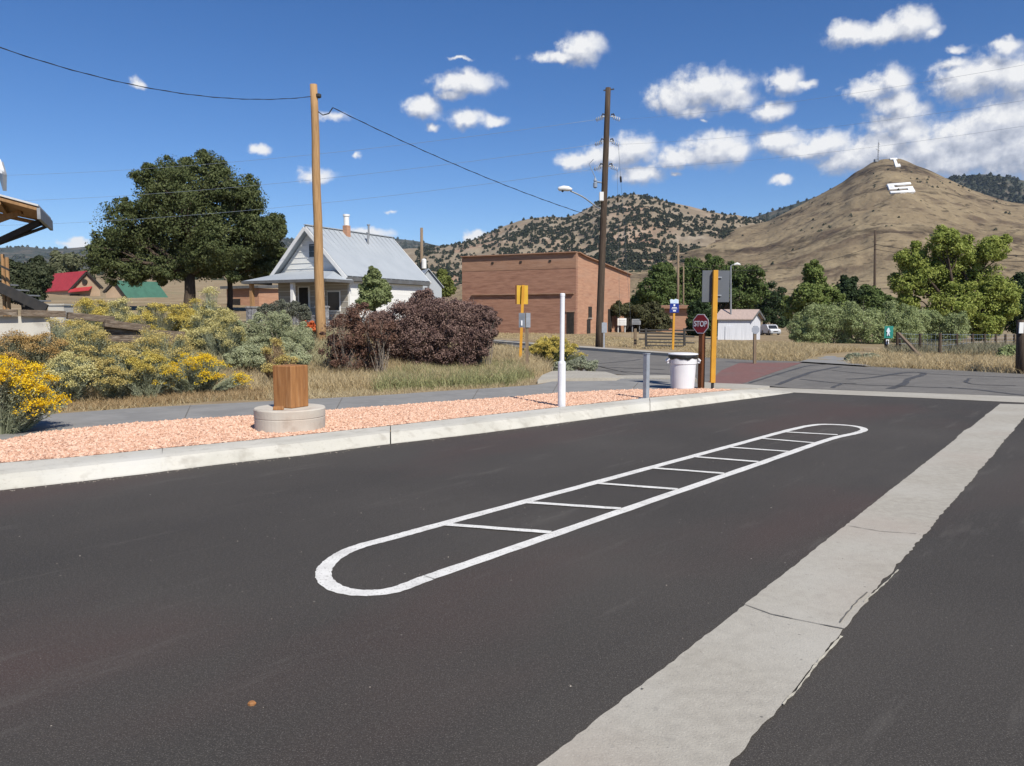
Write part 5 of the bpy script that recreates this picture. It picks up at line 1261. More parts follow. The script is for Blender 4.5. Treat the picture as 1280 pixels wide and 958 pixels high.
# chain link posts left of the house and yard posts
# parked cars far behind the shed
def car(label, px0, px1, ytop, ybase, Y, paint, kind):
    p0, p1 = at(px0, ybase, Y), at(px1, ytop, Y); w = (p1[0] - p0[0]); h_ = p1[2] - p0[2]; c = np.array([(p0[0] + p1[0]) / 2, Y, p0[2]])
    o = thing('parked_car', label, 'car', c, 'cars parked beyond the shed')
    hw = w / 2; ln = 4.4
    prof = [(.0, .25), (.0, .75), (.25, .95), (1.05, 1.0), (1.6, 1.55), (2.1, 1.68), (4.1, 1.66), (4.4, 1.0), (4.4, .25)]
    k = h_ / 1.7
    mb = MB(); pts = [c + np.array([-hw, y, z * k]) for y, z in prof]; mb.prism(pts, (w, 0, 0)); mb.build('body', paint, o, bevel=.06)
    mb = MB(); mb.prism([c + (-hw * .82, 1.02, 1.04 * k), c + (hw * .82, 1.02, 1.04 * k), c + (hw * .75, 1.53, 1.52 * k), c + (-hw * .75, 1.53, 1.52 * k)], (0, -.02, .03)); mb.build('windscreen', m_glass, o)
    for s in (-1, 1):
        mb = MB(); mb.obox(c + (s * hw * .72, -.01, .68 * k), (.16, 0, 0), (0, .03, 0), (0, 0, .08)); mb.build('headlight', m_porc, o)
        for y in (.8, 3.5):
            mb = MB(); q = c + (s * (hw - .1), y, .32); mb.tube([q - (.11, 0, 0), q + (.11, 0, 0)], .33, 16); mb.build('wheel', m_bag, o)
    mb = MB(); mb.obox(c + (0, -.01, .62 * k), (hw * .45, 0, 0), (0, .02, 0), (0, 0, .07)); mb.build('grille', m_dark, o)
    mb = MB(); mb.obox(c + (0, -.03, .36 * k), (hw * .95, 0, 0), (0, .06, 0), (0, 0, .09)); mb.build('bumper', m_steel, o)
m_carw = mat('white_car_paint', (.70, .71, .72), (.66, .67, .68), rough=.25, spec=.5); m_carg = mat('silver_car_paint', (.30, .32, .35), (.27, .29, .32), rough=.3, spec=.5, metal=.3)
car('silver grey car parked beside the garden shed, left of the white one', 951, 962.5, 407.5, 419.5, 112, m_carg, 0)
car('white car parked right of the silver one before the dark trees', 963, 976.5, 406, 419, 108, m_carw, 1)
# ------------------------------------------------------------------ vegetation
def leaf_quads(mb, P, N, size, tint, aspect=.55, jitter=.7):
    """loose leaves: one bent-free rhombus per point, roughly facing N"""
    n = len(P); N = N + rng.normal(0, jitter, (n, 3)); N /= np.linalg.norm(N, axis=1)[:, None] + 1e-9
    r_ = rng.normal(0, 1, (n, 3)); A = np.cross(N, r_); A /= np.linalg.norm(A, axis=1)[:, None] + 1e-9; B = np.cross(N, A)
    s = size * rng.uniform(.6, 1.35, n)[:, None]
    V = np.stack([P - A * s, P - B * s * aspect, P + A * s, P + B * s * aspect], 1)
    mb.bulk(V, 4, tint)
def clump_points(lobes, per, kscale=(.28, .45), dens=1.0, flat=.85, stray=16):
    """lobes: (centre, radius). Leaves gather in many small clumps spread through and over each lobe, leaving gaps"""
    Ps = []; Ns = []; Ts = []
    for c, r_ in lobes:
        k = max(6, int(per * dens))
        d = rng.normal(0, 1, (k, 3)); d /= np.linalg.norm(d, axis=1)[:, None]
        cr = r_ * rng.uniform(.35, 1.0, k) ** .6
        cc = c + d * cr[:, None] * np.array([1, 1, flat])
        for j in range(k):
            m = int(rng.integers(70, 130)); rad = r_ * rng.uniform(*kscale)
            q = rng.normal(0, 1, (m, 3)); q /= np.linalg.norm(q, axis=1)[:, None]
            p = q * (rad * rng.random(m) ** .45)[:, None] * np.array([1, 1, .72])
            Ps.append(cc[j] + p); Ns.append(q * .7 + d[j] * .5 + np.array([0, 0, .35]))
            Ts.append(np.clip(rng.normal(rng.uniform(.2, .8), .18, m), 0, 1))
        m = int(k * stray); q = rng.normal(0, 1, (m, 3)); q /= np.linalg.norm(q, axis=1)[:, None]      # stray leaves between the clumps
        Ps.append(c + q * (r_ * (.5 + .62 * rng.random(m) ** .7))[:, None] * np.array([1, 1, flat])); Ns.append(q + np.array([0, 0, .3])); Ts.append(np.clip(rng.normal(.5, .25, m), 0, 1))
    return np.concatenate(Ps), np.concatenate(Ns), np.concatenate(Ts)
m_bark = mat('dark_bark', (.095, .072, .052), (.06, .045, .033), scale=4, rough=1, stretch=(3, 3, .6), bump=.8, bscale=12, bdist=.03)
m_twig = mat('grey_twigs', (.26, .22, .18), (.18, .15, .12), scale=6, rough=1)
def px_lobes(L, Y, depth=.5):
    out = []
    for (x, y, r_) in L:
        R_ = r_ * Y / FPX; c = at(x, y, Y); c = c + np.array([0, 1, 0]) * random.uniform(-depth, depth) * R_ * 2
        out.append((c, R_))
    return out
def sprouts(lobes, n=3, lo=.22, hi=.42):          # smaller clumps breaking the outline of each lobe
    out = list(lobes)
    for c, r_ in lobes:
        for _ in range(n):
            q = unit(rng.normal(0, 1, 3) + np.array([0, 0, .35])); s_ = random.uniform(lo, hi)
            out.append((c + q * r_ * (1.12 - s_ * .35), r_ * s_))
    return out
def limb_path(a, b, bend=.15):
    m = (a + b) / 2 + np.array([random.uniform(-1, 1), random.uniform(-1, 1), random.uniform(.1, .8)]) * np.linalg.norm(b - a) * bend
    return catmull([a, m, b], sub=5)
def tree(name, label, cat, L, Y, base_px, leaf, per, m, trunk_r, fork_px=None, group=None, depth=.5, kscale=(.20, .42), aspect=.55, bark=None, zbase=None, limbs=True):
    b = at(base_px[0], base_px[1], Y); zb = T1(b[0], b[1]) if zbase is None else zbase; b = np.array([b[0], b[1], zb])
    o = thing(name, label, cat, b, group)
    lobes = px_lobes(L, Y, depth)
    P, N, Ts = clump_points(lobes, per, kscale, stray=24); P2, N2, T2 = clump_points(sprouts(lobes)[len(lobes):], max(6, per // 5), (.3, .6), stray=30); P, N, Ts = np.vstack([P, P2]), np.vstack([N, N2]), np.concatenate([Ts, T2])
    mb = MB(); leaf_quads(mb, P, N, leaf, Ts, aspect); mb.build('crown', m, o)
    fk_ = at(*(fork_px or base_px), Y); fk_ = fk_ if fork_px else b + Z * .3
    mb = MB()
    mb.tube([b - Z * .3, b + Z * .25, b * .5 + fk_ * .5 + (.05, 0, 0), fk_], [trunk_r * 1.35, trunk_r * 1.08, trunk_r * .95, trunk_r * .85], 12)
    if limbs:
        for c, r_ in lobes:
            pts = limb_path(fk_ - Z * .1, c + (0, 0, -.2 * r_)); k = len(pts)
            mb.tube(pts, [trunk_r * (.55 - .45 * i / (k - 1)) for i in range(k)], 7)
            for q in range(4):
                d = unit(rng.normal(0, 1, 3) + np.array([0, 0, .5])); e = c + d * r_ * .85
                mb.tube(limb_path(pts[int(k * .6)], e), [trunk_r * .16] * 4 + [trunk_r * .12] * 4 + [trunk_r * .05] * 3, 5)
    mb.build('trunk', bark or m_bark, o, smooth=True)
    return o
lm_elm = leafmat('dark_elm_leaves', (.052, .072, .025), (.145, .165, .068))
lm_green = leafmat('green_leaves', (.055, .088, .026), (.145, .19, .062))
lm_dark = leafmat('dark_green_leaves', (.028, .050, .022), (.065, .095, .038))
lm_cotton = leafmat('cottonwood_leaves', (.17, .225, .045), (.40, .44, .12), trans=.35)
lm_jun = leafmat('juniper_needles', (.035, .048, .025), (.075, .085, .045), trans=.1)
lm_sage = leafmat('sage_green_leaves', (.26, .29, .16), (.48, .50, .31), trans=.2)
lm_olive = leafmat('grey_willow_leaves', (.185, .235, .09), (.39, .44, .22), trans=.2)
lm_burg = leafmat('burgundy_leaves', (.085, .048, .046), (.33, .225, .185), trans=.25)
lm_burg2 = leafmat('brown_burgundy_leaves', (.10, .05, .038), (.23, .14, .10), trans=.2)
lm_pale = leafmat('pale_grey_leaves', (.22, .25, .17), (.40, .42, .30), trans=.15)

# big tree and its companion
tree('elm_tree', 'big spreading dark green tree left of the tan pole', 'tree',
     [(232,222,34),(258,210,22),(205,232,22),(285,240,34),(312,250,22),(200,265,38),(160,285,32),(145,305,22),(185,312,34),(165,335,26),(250,275,46),(290,285,34),(230,310,32),(325,285,24),(200,338,16),(265,318,26),(180,290,34),(215,250,30),(235,275,40),(280,265,34),(140,320,22),(162,338,16),(215,335,22),(250,335,18),(200,300,34),(245,310,34),(290,312,34),(225,235,36),(150,300,24)],
     58, (236, 372), .088, 38, lm_elm, .42, (237, 342), depth=.55)
tree('elm_tree', 'smaller dark tree whose crown joins the right side of the big spreading tree', 'tree',
     [(318,300,30),(338,300,16),(300,325,24),(330,325,20),(280,325,20),(345,312,12),(335,338,14),(310,342,16),(265,335,16),(350,290,10),(340,280,14)], 62, (287, 378), .09, 28, lm_elm, .22, (287, 345))
tree('juniper', 'dark dense juniper beside the steel stair at the left edge', 'tree', [(20,345,18),(38,338,16),(48,352,15),(28,362,18),(45,368,14),(12,362,14)], 30, (30, 385), .05, 40, lm_jun, .15, (30, 365), kscale=(.3, .5))
tree('greyish_tree', 'grey green tree standing behind the red roofed house', 'tree', [(75,330,14),(95,328,12),(85,345,14),(110,345,9),(62,340,10)], 120, (85, 375), .25, 20, leafmat('dusty_leaves', (.10, .115, .06), (.19, .195, .115)), .3, (85, 350))
tree('conifer', 'small bright green upright tree against the white wall of the house', 'tree', [(468,342,7),(466,352,11),(474,358,11),(459,364,11),(470,372,14),(480,372,10),(458,378,11)], 33, (468, 400), .045, 34, leafmat('yellow_green_leaves', (.15, .19, .07), (.28, .32, .15)), .08, (468, 385), kscale=(.25, .42))
tree('small_tree', 'slim yellowish green tree between the white house and the brick building', 'tree', [(553,342,6),(556,352,8),(560,362,9),(550,366,8)], 60, (555, 390), .10, 20, leafmat('olive_leaves', (.13, .16, .04), (.24, .26, .08)), .08, (555, 370))
# trees by the brick building and along the foot of the hill
g = 'trees along the foot of the hills'
tree('leafy_tree', 'dark green tree right of the brick building, left of the distant tan pole', 'tree', [(812,362,18),(830,345,18),(800,378,12),(838,368,20),(820,382,16)], 96, (822, 412), .16, 28, lm_green, .3, (822, 390), group=g)
tree('leafy_tree', 'broad dark green tree directly behind the grey sign plate', 'tree', [(868,340,18),(890,335,14),(860,362,22),(885,362,22),(915,345,20),(935,345,16),(925,370,22),(945,360,14),(900,385,20),(872,388,18)], 100, (900, 415), .16, 28, lm_green, .35, (900, 390), group=g)
tree('leafy_tree', 'low dark tree behind the garden shed roof', 'tree', [(940,380,16),(958,372,18),(975,378,16),(955,395,16),(975,398,14),(930,392,12)], 124, (955, 412), .15, 26, lm_dark, .25, (955, 400), group=g)
tree('leafy_tree', 'tall tree with bright green top left of the lone dark pole', 'tree', [(1018,340,12),(1022,355,15),(1005,368,16),(1035,368,16),(995,385,16),(1020,385,18),(1045,385,14)], 76, (1015, 415), .13, 28, leafmat('mid_green_leaves', (.09, .135, .035), (.24, .29, .09)), .25, (1015, 395), group=g)
tree('leafy_tree', 'small very dark tree just left of the foot of the lone dark pole', 'tree', [(1062,358,12),(1055,372,13),(1072,372,13),(1062,388,14)], 80, (1063, 412), .14, 26, lm_dark, .2, (1063, 395), group=g)
tree('leafy_tree', 'low mid green tree just right of the foot of the lone dark pole', 'tree', [(1092,368,12),(1085,380,14),(1105,378,12),(1098,390,13)], 78, (1094, 412), .14, 26, lm_green, .2, (1094, 395), group=g)
tree('cottonwood', 'large bright yellow green cottonwood behind the post fence', 'tree',
     [(1180,305,20),(1190,295,12),(1205,318,20),(1150,325,20),(1165,345,26),(1140,355,18),(1195,350,28),(1225,340,24),(1235,312,18),(1240,365,22),(1215,380,26),(1175,385,26),(1250,385,16),(1235,398,18),(1140,380,14),(1165,400,14),(1205,402,16),(1185,335,24),(1215,360,26),(1150,402,16),(1182,406,17),(1220,408,18),(1246,402,14)],
     60, (1195, 425), .10, 36, lm_cotton, .32, (1195, 395), depth=.5)
tree('leafy_tree', 'dark tree behind the right side of the cottonwood at the right edge', 'tree', [(1268,365,14),(1280,360,16),(1262,385,16),(1285,385,18),(1270,402,16),(1295,400,16)], 72, (1275, 425), .12, 28, lm_dark, .25, (1275, 400), group=g)
tree('wall_shrub', 'dark tangled shrub growing over the front of the low brick wing', 'shrub', [(800,392,12),(815,390,13),(785,388,10),(772,386,8),(822,402,13),(808,402,11)], 69, (808, 420), .13, 26, leafmat('brown_green_leaves', (.06, .065, .03), (.12, .12, .06)), .1, (808, 408))
tree('wall_shrub', 'tall dark shrub at the right end of the low brick wing behind the stop sign', 'shrub', [(874,388,13),(886,395,13),(868,402,11),(880,410,13),(892,412,10),(868,415,9)], 60, (878, 425), .12, 28, lm_dark, .1, (878, 415))
# grey willow thickets
g = 'grey willow thickets along the trail'
def thicket(label, L, Y, m, leaf, per, name='willow_thicket', group=g, cat='shrub', tw=.02, aspect=.3, kscale=(.16, .42), twigm=None, ntw=40):
    x0 = np.mean([q[0] for q in L]); b = at(x0, 425, Y); zb = T1(b[0], b[1]); b = np.array([b[0], b[1], zb])
    o = thing(name, label, cat, b, group)
    lobes = px_lobes(L, Y, .45); P, N, Ts = clump_points(lobes, int(per * .8), kscale, stray=45); P2, N2, T2 = clump_points(sprouts(lobes, 4, .2, .45)[len(lobes):], max(6, per // 6), (.3, .65), stray=40); P, N, Ts = np.vstack([P, P2]), np.vstack([N, N2]), np.concatenate([Ts, T2])
    k = P[:, 2] > T1(b[0], b[1]) + .02
    mb = MB(); leaf_quads(mb, P[k], N[k], leaf, Ts[k], aspect, .9); mb.build('foliage', m, o)
    mb = MB()
    for c, r_ in lobes:
        for q in range(max(5, int(ntw / len(L)))):
            s_ = np.array([c[0] + random.uniform(-.4, .4) * r_, c[1] + random.uniform(-.4, .4) * r_, T1(c[0], c[1]) - .05]); e = c + unit(rng.normal(0, 1, 3) + np.array([0, 0, .5])) * r_ * random.uniform(.7, 1.22)
            pts = limb_path(s_, e, .08); mb.tube(pts, [tw * (1 - .8 * i / (len(pts) - 1)) for i in range(len(pts))], 4)
    mb.build('stems', twigm or m_twig, o)
    return o
thicket('broad grey green willow thicket left of the teal trail sign', [(1004, 409, 15), (1020, 399, 21), (1045, 397, 21), (1068, 400, 21), (1010, 421, 19), (1035, 417, 22), (1065, 419, 21), (1088, 405, 19), (1088, 421, 17), (1004, 419, 15)], 43, lm_olive, .06, 36)
thicket('grey green willow thicket behind the teal trail sign', [(1108, 399, 18), (1125, 403, 18), (1108, 415, 19), (1130, 417, 18), (1145, 401, 17)], 45, lm_olive, .06, 34)
thicket('grey green willow thicket behind the post fence under the cottonwood', [(1165, 403, 17), (1185, 407, 17), (1155, 417, 18), (1178, 419, 17), (1200, 413, 16)], 46, lm_olive, .06, 34)
tree('dry_bush', 'dark grey bush behind the right end of the post fence', 'shrub', [(1262,440,9),(1275,444,9),(1250,446,8),(1270,452,8)], 27, (1262, 458), .05, 24, lm_olive, .03, (1262, 452))
thicket('low grey bush at the corner of the trail by the street', [(1072,448,7),(1083,449,8),(1095,450,7),(1062,450,5)], 26.5, lm_pale, .045, 24, name='grey_bush', group=None, twigm=m_twig)

# burgundy shrubs
thicket('dense dark burgundy shrub between the tan pole and the yellow sign', [(505,400,26),(530,390,24),(560,395,26),(585,398,24),(603,405,18),(500,430,24),(530,425,28),(565,425,28),(595,425,20),(545,450,20),(515,452,16),(580,448,18),(612,395,8),(475,405,18),(485,425,18)], 21, lm_burg, .025, 84, name='burgundy_shrub', group=None, tw=.014, aspect=.6, ntw=70)
thicket('sparse brownish shrub with bare grey twigs just right of the tan pole', [(430,415,24),(450,402,20),(455,430,24),(418,440,18),(440,450,20),(468,445,18),(428,402,12),(478,415,18)], 19, lm_burg2, .026, 16, name='twiggy_shrub', group=None, tw=.012, aspect=.5, ntw=190)

# rabbitbrush: fans of grey green stems under flat flower heads
m_rstem = leafmat('rabbitbrush_stems', (.22, .245, .15), (.44, .46, .32), trans=.15)
m_rstem2 = leafmat('rabbitbrush_dark_stems', (.17, .18, .11), (.34, .34, .23), trans=.15)
FL = {'gold': leafmat('gold_flowers', (.50, .39, .085), (.70, .59, .17), trans=.25), 'yellow': leafmat('bright_yellow_flowers', (.74, .47, .015), (.86, .64, .04), trans=.25),
      'tan': leafmat('faded_flowers', (.43, .34, .11), (.64, .53, .21), trans=.2), 'straw': leafmat('pale_straw_flowers', (.47, .42, .16), (.66, .60, .29), trans=.2), 'rust': leafmat('rusty_flowers', (.36, .23, .085), (.52, .36, .15), trans=.2)}
def rabbitbrush(label, px, ytop, ybase, wpx, Y, fl, stemm=m_rstem, nst=520, spread=1.0, fsz=.016, group='rabbitbrush shrubs behind the sidewalk', conical=False, dens=1.0):
    nst = int(nst * 1.9); wpx *= 1.12
    b = at(px, ybase, Y); b[2] = T1(b[0], b[1]); hgt = max(.3, at(px, ytop, Y)[2] - b[2]); w = wpx / 2 * Y / FPX
    o = thing('rabbitbrush', label, 'shrub', b, group)
    K = max(5, int(nst / 32)); kid = rng.integers(0, K, nst)
    kth = rng.uniform(0, 6.283, K); krr = np.sqrt(rng.random(K)); klob = 1 + .2 * np.sin(3 * kth + rng.uniform(0, 6))
    kx, ky = krr * w * klob * np.cos(kth) * .92, krr * w * klob * np.sin(kth) * .85
    kz = hgt * ((1 - .78 * krr) if conical else np.sqrt(np.maximum(.10, 1 - .8 * krr ** 2))) * rng.uniform(.74, 1.02, K)
    sp = w * rng.uniform(.11, .24, K)[kid]
    ox, oy = rng.normal(0, .55, nst), rng.normal(0, .55, nst)
    tx, ty = kx[kid] + ox * sp, ky[kid] + oy * sp
    tz = kz[kid] - sp * .45 * (ox ** 2 + oy ** 2) + rng.normal(0, .02, nst); tz = np.maximum(tz, .06)
    tip = np.stack([tx, ty, tz], 1) + b
    root = b + np.stack([tx * .22, ty * .22, np.full(nst, -.03)], 1)
    mid = root * .45 + tip * .55 + np.stack([tx * .10, ty * .10, -tz * .02], 1) * -1
    s = rng.normal(0, 1, (nst, 3)); s[:, 2] *= .2; s /= np.linalg.norm(s, axis=1)[:, None]
    wd = rng.uniform(.003, .006, nst)[:, None]
    tt = np.clip(rng.random(K)[kid] * .6 + rng.random(nst) * .4, 0, 1)
    mb = MB()
    mb.bulk(np.stack([root - s * wd, root + s * wd, mid + s * wd * .8, mid - s * wd * .8], 1), 4, tt); mb.bulk(np.stack([mid - s * wd * .8, mid + s * wd * .8, tip + s * wd * .5, tip - s * wd * .5], 1), 4, tt)
    # narrow leaves up the stems
    nl = int(20 * dens)
    for k in range(nl):
        u = rng.uniform(.25, .95, nst)[:, None]
        p = np.where(u < .55, root + (mid - root) * (u / .55), mid + (tip - mid) * ((u - .55) / .45))
        d = unit_rows((tip - root)) * .9 + rng.normal(0, .38, (nst, 3)); d = unit_rows(d)
        ln = rng.uniform(.05, .11, nst)[:, None]; q = np.cross(d, s); q = unit_rows(q) * rng.uniform(.004, .007, nst)[:, None]
        mb.bulk(np.stack([p - q, p + q, p + d * ln], 1), 3, np.clip(tt + rng.normal(0, .2, nst), 0, 1))
    mb.build('stems', stemm, o)
    mb = MB(); m_ = 18
    keep = rng.random(nst) < .75
    tp = tip[keep]; n = len(tp); tq = np.clip(rng.random(K)[kid][keep] * .7 + rng.random(n) * .3, 0, 1)
    for k in range(m_):
        off = rng.normal(0, 1, (n, 3)) * np.array([.040, .040, .020]) * (hgt / 1.2 + .4) / 1.4
        leaf_quads(mb, tp + off + Z * .01, np.tile(np.array([0, 0, .8]), (n, 1)), fsz * .72, np.clip(tq + rng.normal(0, .22, n), 0, 1), .75, .6)
    mb.build('flower_heads', FL[fl], o)
    return o
def unit_rows(a): return a / (np.linalg.norm(a, axis=1)[:, None] + 1e-9)
rabbitbrush('nearest rabbitbrush with brilliant yellow flowers overhanging the gravel at the left edge', 2, 448, 556, 125, 9.6, 'yellow', nst=760, fsz=.016)
rabbitbrush('tiny bright yellow sprig beside the brilliant yellow rabbitbrush', 70, 488, 512, 20, 12.2, 'yellow', nst=50, fsz=.012)
rabbitbrush('rusty gold rabbitbrush behind the brilliant yellow one at the left edge', 12, 412, 508, 90, 14.2, 'rust', m_rstem2, 620)
rabbitbrush('rusty gold rabbitbrush in front of the pale dock wall', 52, 414, 505, 75, 14.4, 'rust', m_rstem2, 620)
rabbitbrush('tall grey green rabbitbrush with faded tops below the dock sleepers', 98, 396, 500, 96, 15.6, 'tan', m_rstem, 820)
rabbitbrush('low pale rabbitbrush with few faded tops just above the sidewalk', 84, 440, 514, 66, 13.2, 'straw', m_rstem, 520)
rabbitbrush('rounded rabbitbrush with tan gold tops in the middle of the bank', 150, 436, 510, 78, 13.8, 'tan', m_rstem, 620)
rabbitbrush('rabbitbrush with dull gold tops right beside the rounded tan one', 186, 440, 508, 60, 13.9, 'gold', m_rstem, 480, dens=.9)
rabbitbrush('big straw topped rabbitbrush under the lowest sleeper', 200, 410, 492, 100, 16.5, 'tan', m_rstem, 820)
rabbitbrush('wide bright yellow rabbitbrush left of the timber stub', 248, 440, 503, 88, 14.4, 'yellow', m_rstem, 560, fsz=.014)
rabbitbrush('tall shrub with pale conical tip behind the bank below the big tree', 266, 348, 432, 64, 23.5, 'straw', m_rstem, 800, conical=True, fsz=.024)
rabbitbrush('gold flowered rabbitbrush at the foot of the pale conical shrub', 243, 372, 430, 60, 24.5, 'gold', m_rstem, 600, fsz=.022)
rabbitbrush('straw topped rabbitbrush hanging over the sleepers beside the pale conical shrub', 280, 388, 440, 52, 21.5, 'straw', m_rstem, 560, fsz=.02)
rabbitbrush('yellow topped rabbitbrush on the dock bank before the red roofed house', 116, 368, 412, 56, 25.0, 'gold', m_rstem, 480, fsz=.022)
rabbitbrush('pale yellow rabbitbrush on the dock bank before the green roofed house', 152, 372, 414, 56, 24.5, 'straw', m_rstem, 480, fsz=.022)
rabbitbrush('deep gold rabbitbrush on the dock bank before the trunk of the big tree', 195, 376, 416, 64, 24.0, 'gold', m_rstem2, 480, fsz=.022)
rabbitbrush('rounded yellow rabbitbrush beside the weathered grey signpost', 692, 420, 462, 62, 24.5, 'gold', leafmat('greenish_stems', (.09, .11, .045), (.19, .21, .09)), 700, fsz=.022, group=None)
g = 'sage green shrubs before the white house'
thicket('pale sage green mound of brush left of the tan pole', [(330,410,18),(350,404,14),(310,418,18),(345,425,20),(370,418,16),(320,435,16),(365,438,14),(382,430,10)], 22, lm_sage, .024, 60, name='sage_brush', group=g, aspect=.28, ntw=60)
thicket('low sage green brush behind the timber stub', [(305,445,14),(330,450,14),(352,452,12),(378,448,12),(290,455,12)], 18.5, lm_sage, .026, 50, name='sage_brush', group=g, aspect=.28, ntw=60)
rabbitbrush('dead tan bush standing right behind the timber stub', 345, 426, 474, 44, 16.2, 'tan', leafmat('dead_stems', (.30, .21, .12), (.46, .35, .22)), 260, group=None)
thicket('small grey green weed clump at the concrete apron', [(725,455,9),(738,458,8),(712,460,8),(700,462,8)], 21.5, lm_pale, .03, 24, name='weed_clump', group=None, aspect=.3)
thicket('dark grey shrub in the yard before the stone porch', [(345,385,10),(360,388,11),(378,392,10),(330,390,8)], 38, leafmat('greyish_leaves', (.11, .12, .09), (.20, .21, .16)), .05, 20, name='yard_shrub', group=None, aspect=.4)
# red flowers
p = at(386, 408, 30); b = np.array([p[0], p[1], T1(p[0], p[1])])
o = thing('red_flowers', 'patch of orange red flowers beside the tan pole', 'flowers', b)
lob = px_lobes([(380,405,5),(388,406,5),(394,411,5)], 30); P, N, Ts = clump_points(lob, 8, (.4, .6)); mb = MB(); leaf_quads(mb, P, N, .035, Ts, .8); mb.build('blooms', leafmat('red_petals', (.55, .10, .03), (.70, .22, .08)), o)
lob = px_lobes([(380,414,8),(392,418,8),(402,424,8)], 30.2); P, N, Ts = clump_points(lob, 12, (.4, .6)); mb = MB(); leaf_quads(mb, P, N, .045, Ts, .5); mb.build('leaves', lm_green, o)

# dry grass, weeds and litter: nobody could count it
def blades(name, pts, zs, hmin, hmax, wd, m, lean=.35, per=5):
    n = len(pts); mb = MB()
    for k in range(per):
        p = np.stack([pts[:, 0] + rng.normal(0, .05, n), pts[:, 1] + rng.normal(0, .05, n), zs - .02], 1)
        h_ = rng.uniform(hmin, hmax, n) * (.6 + .8 * fbm(pts[:, 0] * .9, pts[:, 1] * .9, 3))
        d = np.stack([rng.normal(0, lean, n), rng.normal(0, lean, n), np.ones(n)], 1) * h_[:, None]
        a = rng.uniform(0, 6.28, n); s = np.stack([np.cos(a), np.sin(a), np.zeros(n)], 1) * wd
        t = np.clip(rng.normal(.5, .28, n), 0, 1)
        mid = p + d * .55; bend = np.stack([rng.normal(0, .25, n), rng.normal(0, .25, n), -np.abs(rng.normal(0, .12, n))], 1) * h_[:, None]
        mb.bulk(np.stack([p - s, p + s, mid + s * .7, mid - s * .7], 1), 4, t); mb.bulk(np.stack([mid - s * .7, mid + s * .7, p + d + bend], 1), 3, t)
    return stuff(mb.build(name, m))
m_dry = leafmat('dry_grass_blades', (.40, .31, .165), (.64, .53, .33), trans=.35)
m_dryd = leafmat('russet_grass_blades', (.29, .20, .10), (.46, .34, .19), trans=.2)
m_weed = leafmat('weed_blades', (.19, .20, .085), (.38, .38, .19), trans=.2)
def zone(px, n): return poly_sample([gp(x, y, .06) for x, y in px], n)
def zT(p): return T(p[:, 0], p[:, 1])
z1 = zone([(-80,524),(0,520),(70,508),(200,499),(320,494),(480,487),(620,479),(660,474),(690,466),(650,452),(560,455),(420,462),(300,460),(200,470),(100,480),(-80,490)], 15000)
blades('dry_grass', z1, zT(z1), .10, .42, .005, m_dry)
z2 = zone([(60,516),(200,506),(330,501),(330,492),(200,496),(60,506)], 2600); blades('russet_grass', z2, zT(z2), .03, .22, .005, m_dryd)
z3 = zone([(470,490),(560,486),(640,481),(665,474),(640,460),(560,462),(470,475)], 2600); blades('green_weeds', z3, zT(z3), .12, .40, .007, m_weed)
z4 = zone([(300,460),(480,456),(690,462),(660,447),(640,438),(560,440),(440,440),(300,440)], 7000); blades('bank_grass', z4, zT(z4), .15, .5, .010, m_dry)
zf = zone([(-80,528),(40,519),(170,509.5),(320,502),(480,493.5),(560,488),(620,484.5),(668,480),(660,474),(560,480),(320,494),(70,508),(-80,518)], 3600); blades('verge_grass', zf, zT(zf), .02, .16, .004, leafmat('pale_grass_blades', (.36, .29, .16), (.58, .49, .31)), lean=.6)
# roadside grass across the street
z5 = zone([(868,444.5),(945,448.5),(1003,450),(1015,446),(1040,441),(1080,438.5),(980,432),(900,432),(868,436)], 9000); blades('roadside_grass', z5, zT(z5), .06, .40, .010, m_dry, lean=.5)
z6 = zone([(1060,454),(1090,456.5),(1200,461),(1285,465.5),(1400,471),(1400,446),(1280,441),(1180,438),(1110,438),(1098,442),(1078,448)], 11000); blades('roadside_grass', z6, zT(z6), .05, .32, .009, m_dry, lean=.5)
z7 = zone([(575,424),(612,422),(720,430),(800,436),(868,440),(868,428),(720,420),(600,414)], 5000); blades('roadside_grass', z7, zT(z7), .04, .18, .015, m_dry)
z8 = zone([(1110,446),(1280,450),(1280,434),(1110,437)], 1400); blades('roadside_weeds', z8, zT(z8), .15, .55, .014, leafmat('grey_weed_blades', (.17, .165, .10), (.30, .28, .19)))
# high grass of the back bank, below the trees
def zone_at(n, x0, x1, Y0, Y1):
    Y = rng.uniform(Y0, Y1, n); px = rng.uniform(x0, x1, n); return np.stack([(px - 640) / FPX * Y, Y], 1)
z9 = zone_at(9000, -40, 420, 20, 34); blades('bank_brush', z9, zT(z9), .2, .6, .012, leafmat('brush_blades', (.24, .23, .12), (.44, .41, .25)))

# dropped leaves on the sidewalk and grit on the asphalt
c_ = gp(315, 881, 0.0); mb = MB(); V = np.array([(math.cos(t_) * .018 * random.uniform(.8, 1.2), math.sin(t_) * .014, z) for z in (0, .008, .014) for t_ in np.linspace(0, 6.28, 7, endpoint=False)]); V[14:] *= (.6, .6, 1)
mb.add(V + c_, [(i * 7 + k, i * 7 + (k + 1) % 7, (i + 1) * 7 + (k + 1) % 7, (i + 1) * 7 + k) for i in range(2) for k in range(7)] + [tuple(range(14, 21))])
tag(mb.build('pebble', m_rusttimber, origin=c_), 'small orange brown pebble lying alone on the asphalt', 'pebble')
gx = zone([(-100,640),(300,590),(900,515),(1240,510),(1100,640),(700,930),(500,1000),(-100,1000)], 200)
stones('loose_grit', gx, np.zeros(len(gx)), .002, .0055, mat('grit_stone', (.42, .38, .32), (.24, .20, .17), tint=True, rough=1))
gy = np.array([f_[:2] for f_ in [gp(x, yi(kf, x) + random.uniform(0, 3), 0) for x in rng.uniform(-60, 900, 260)]])
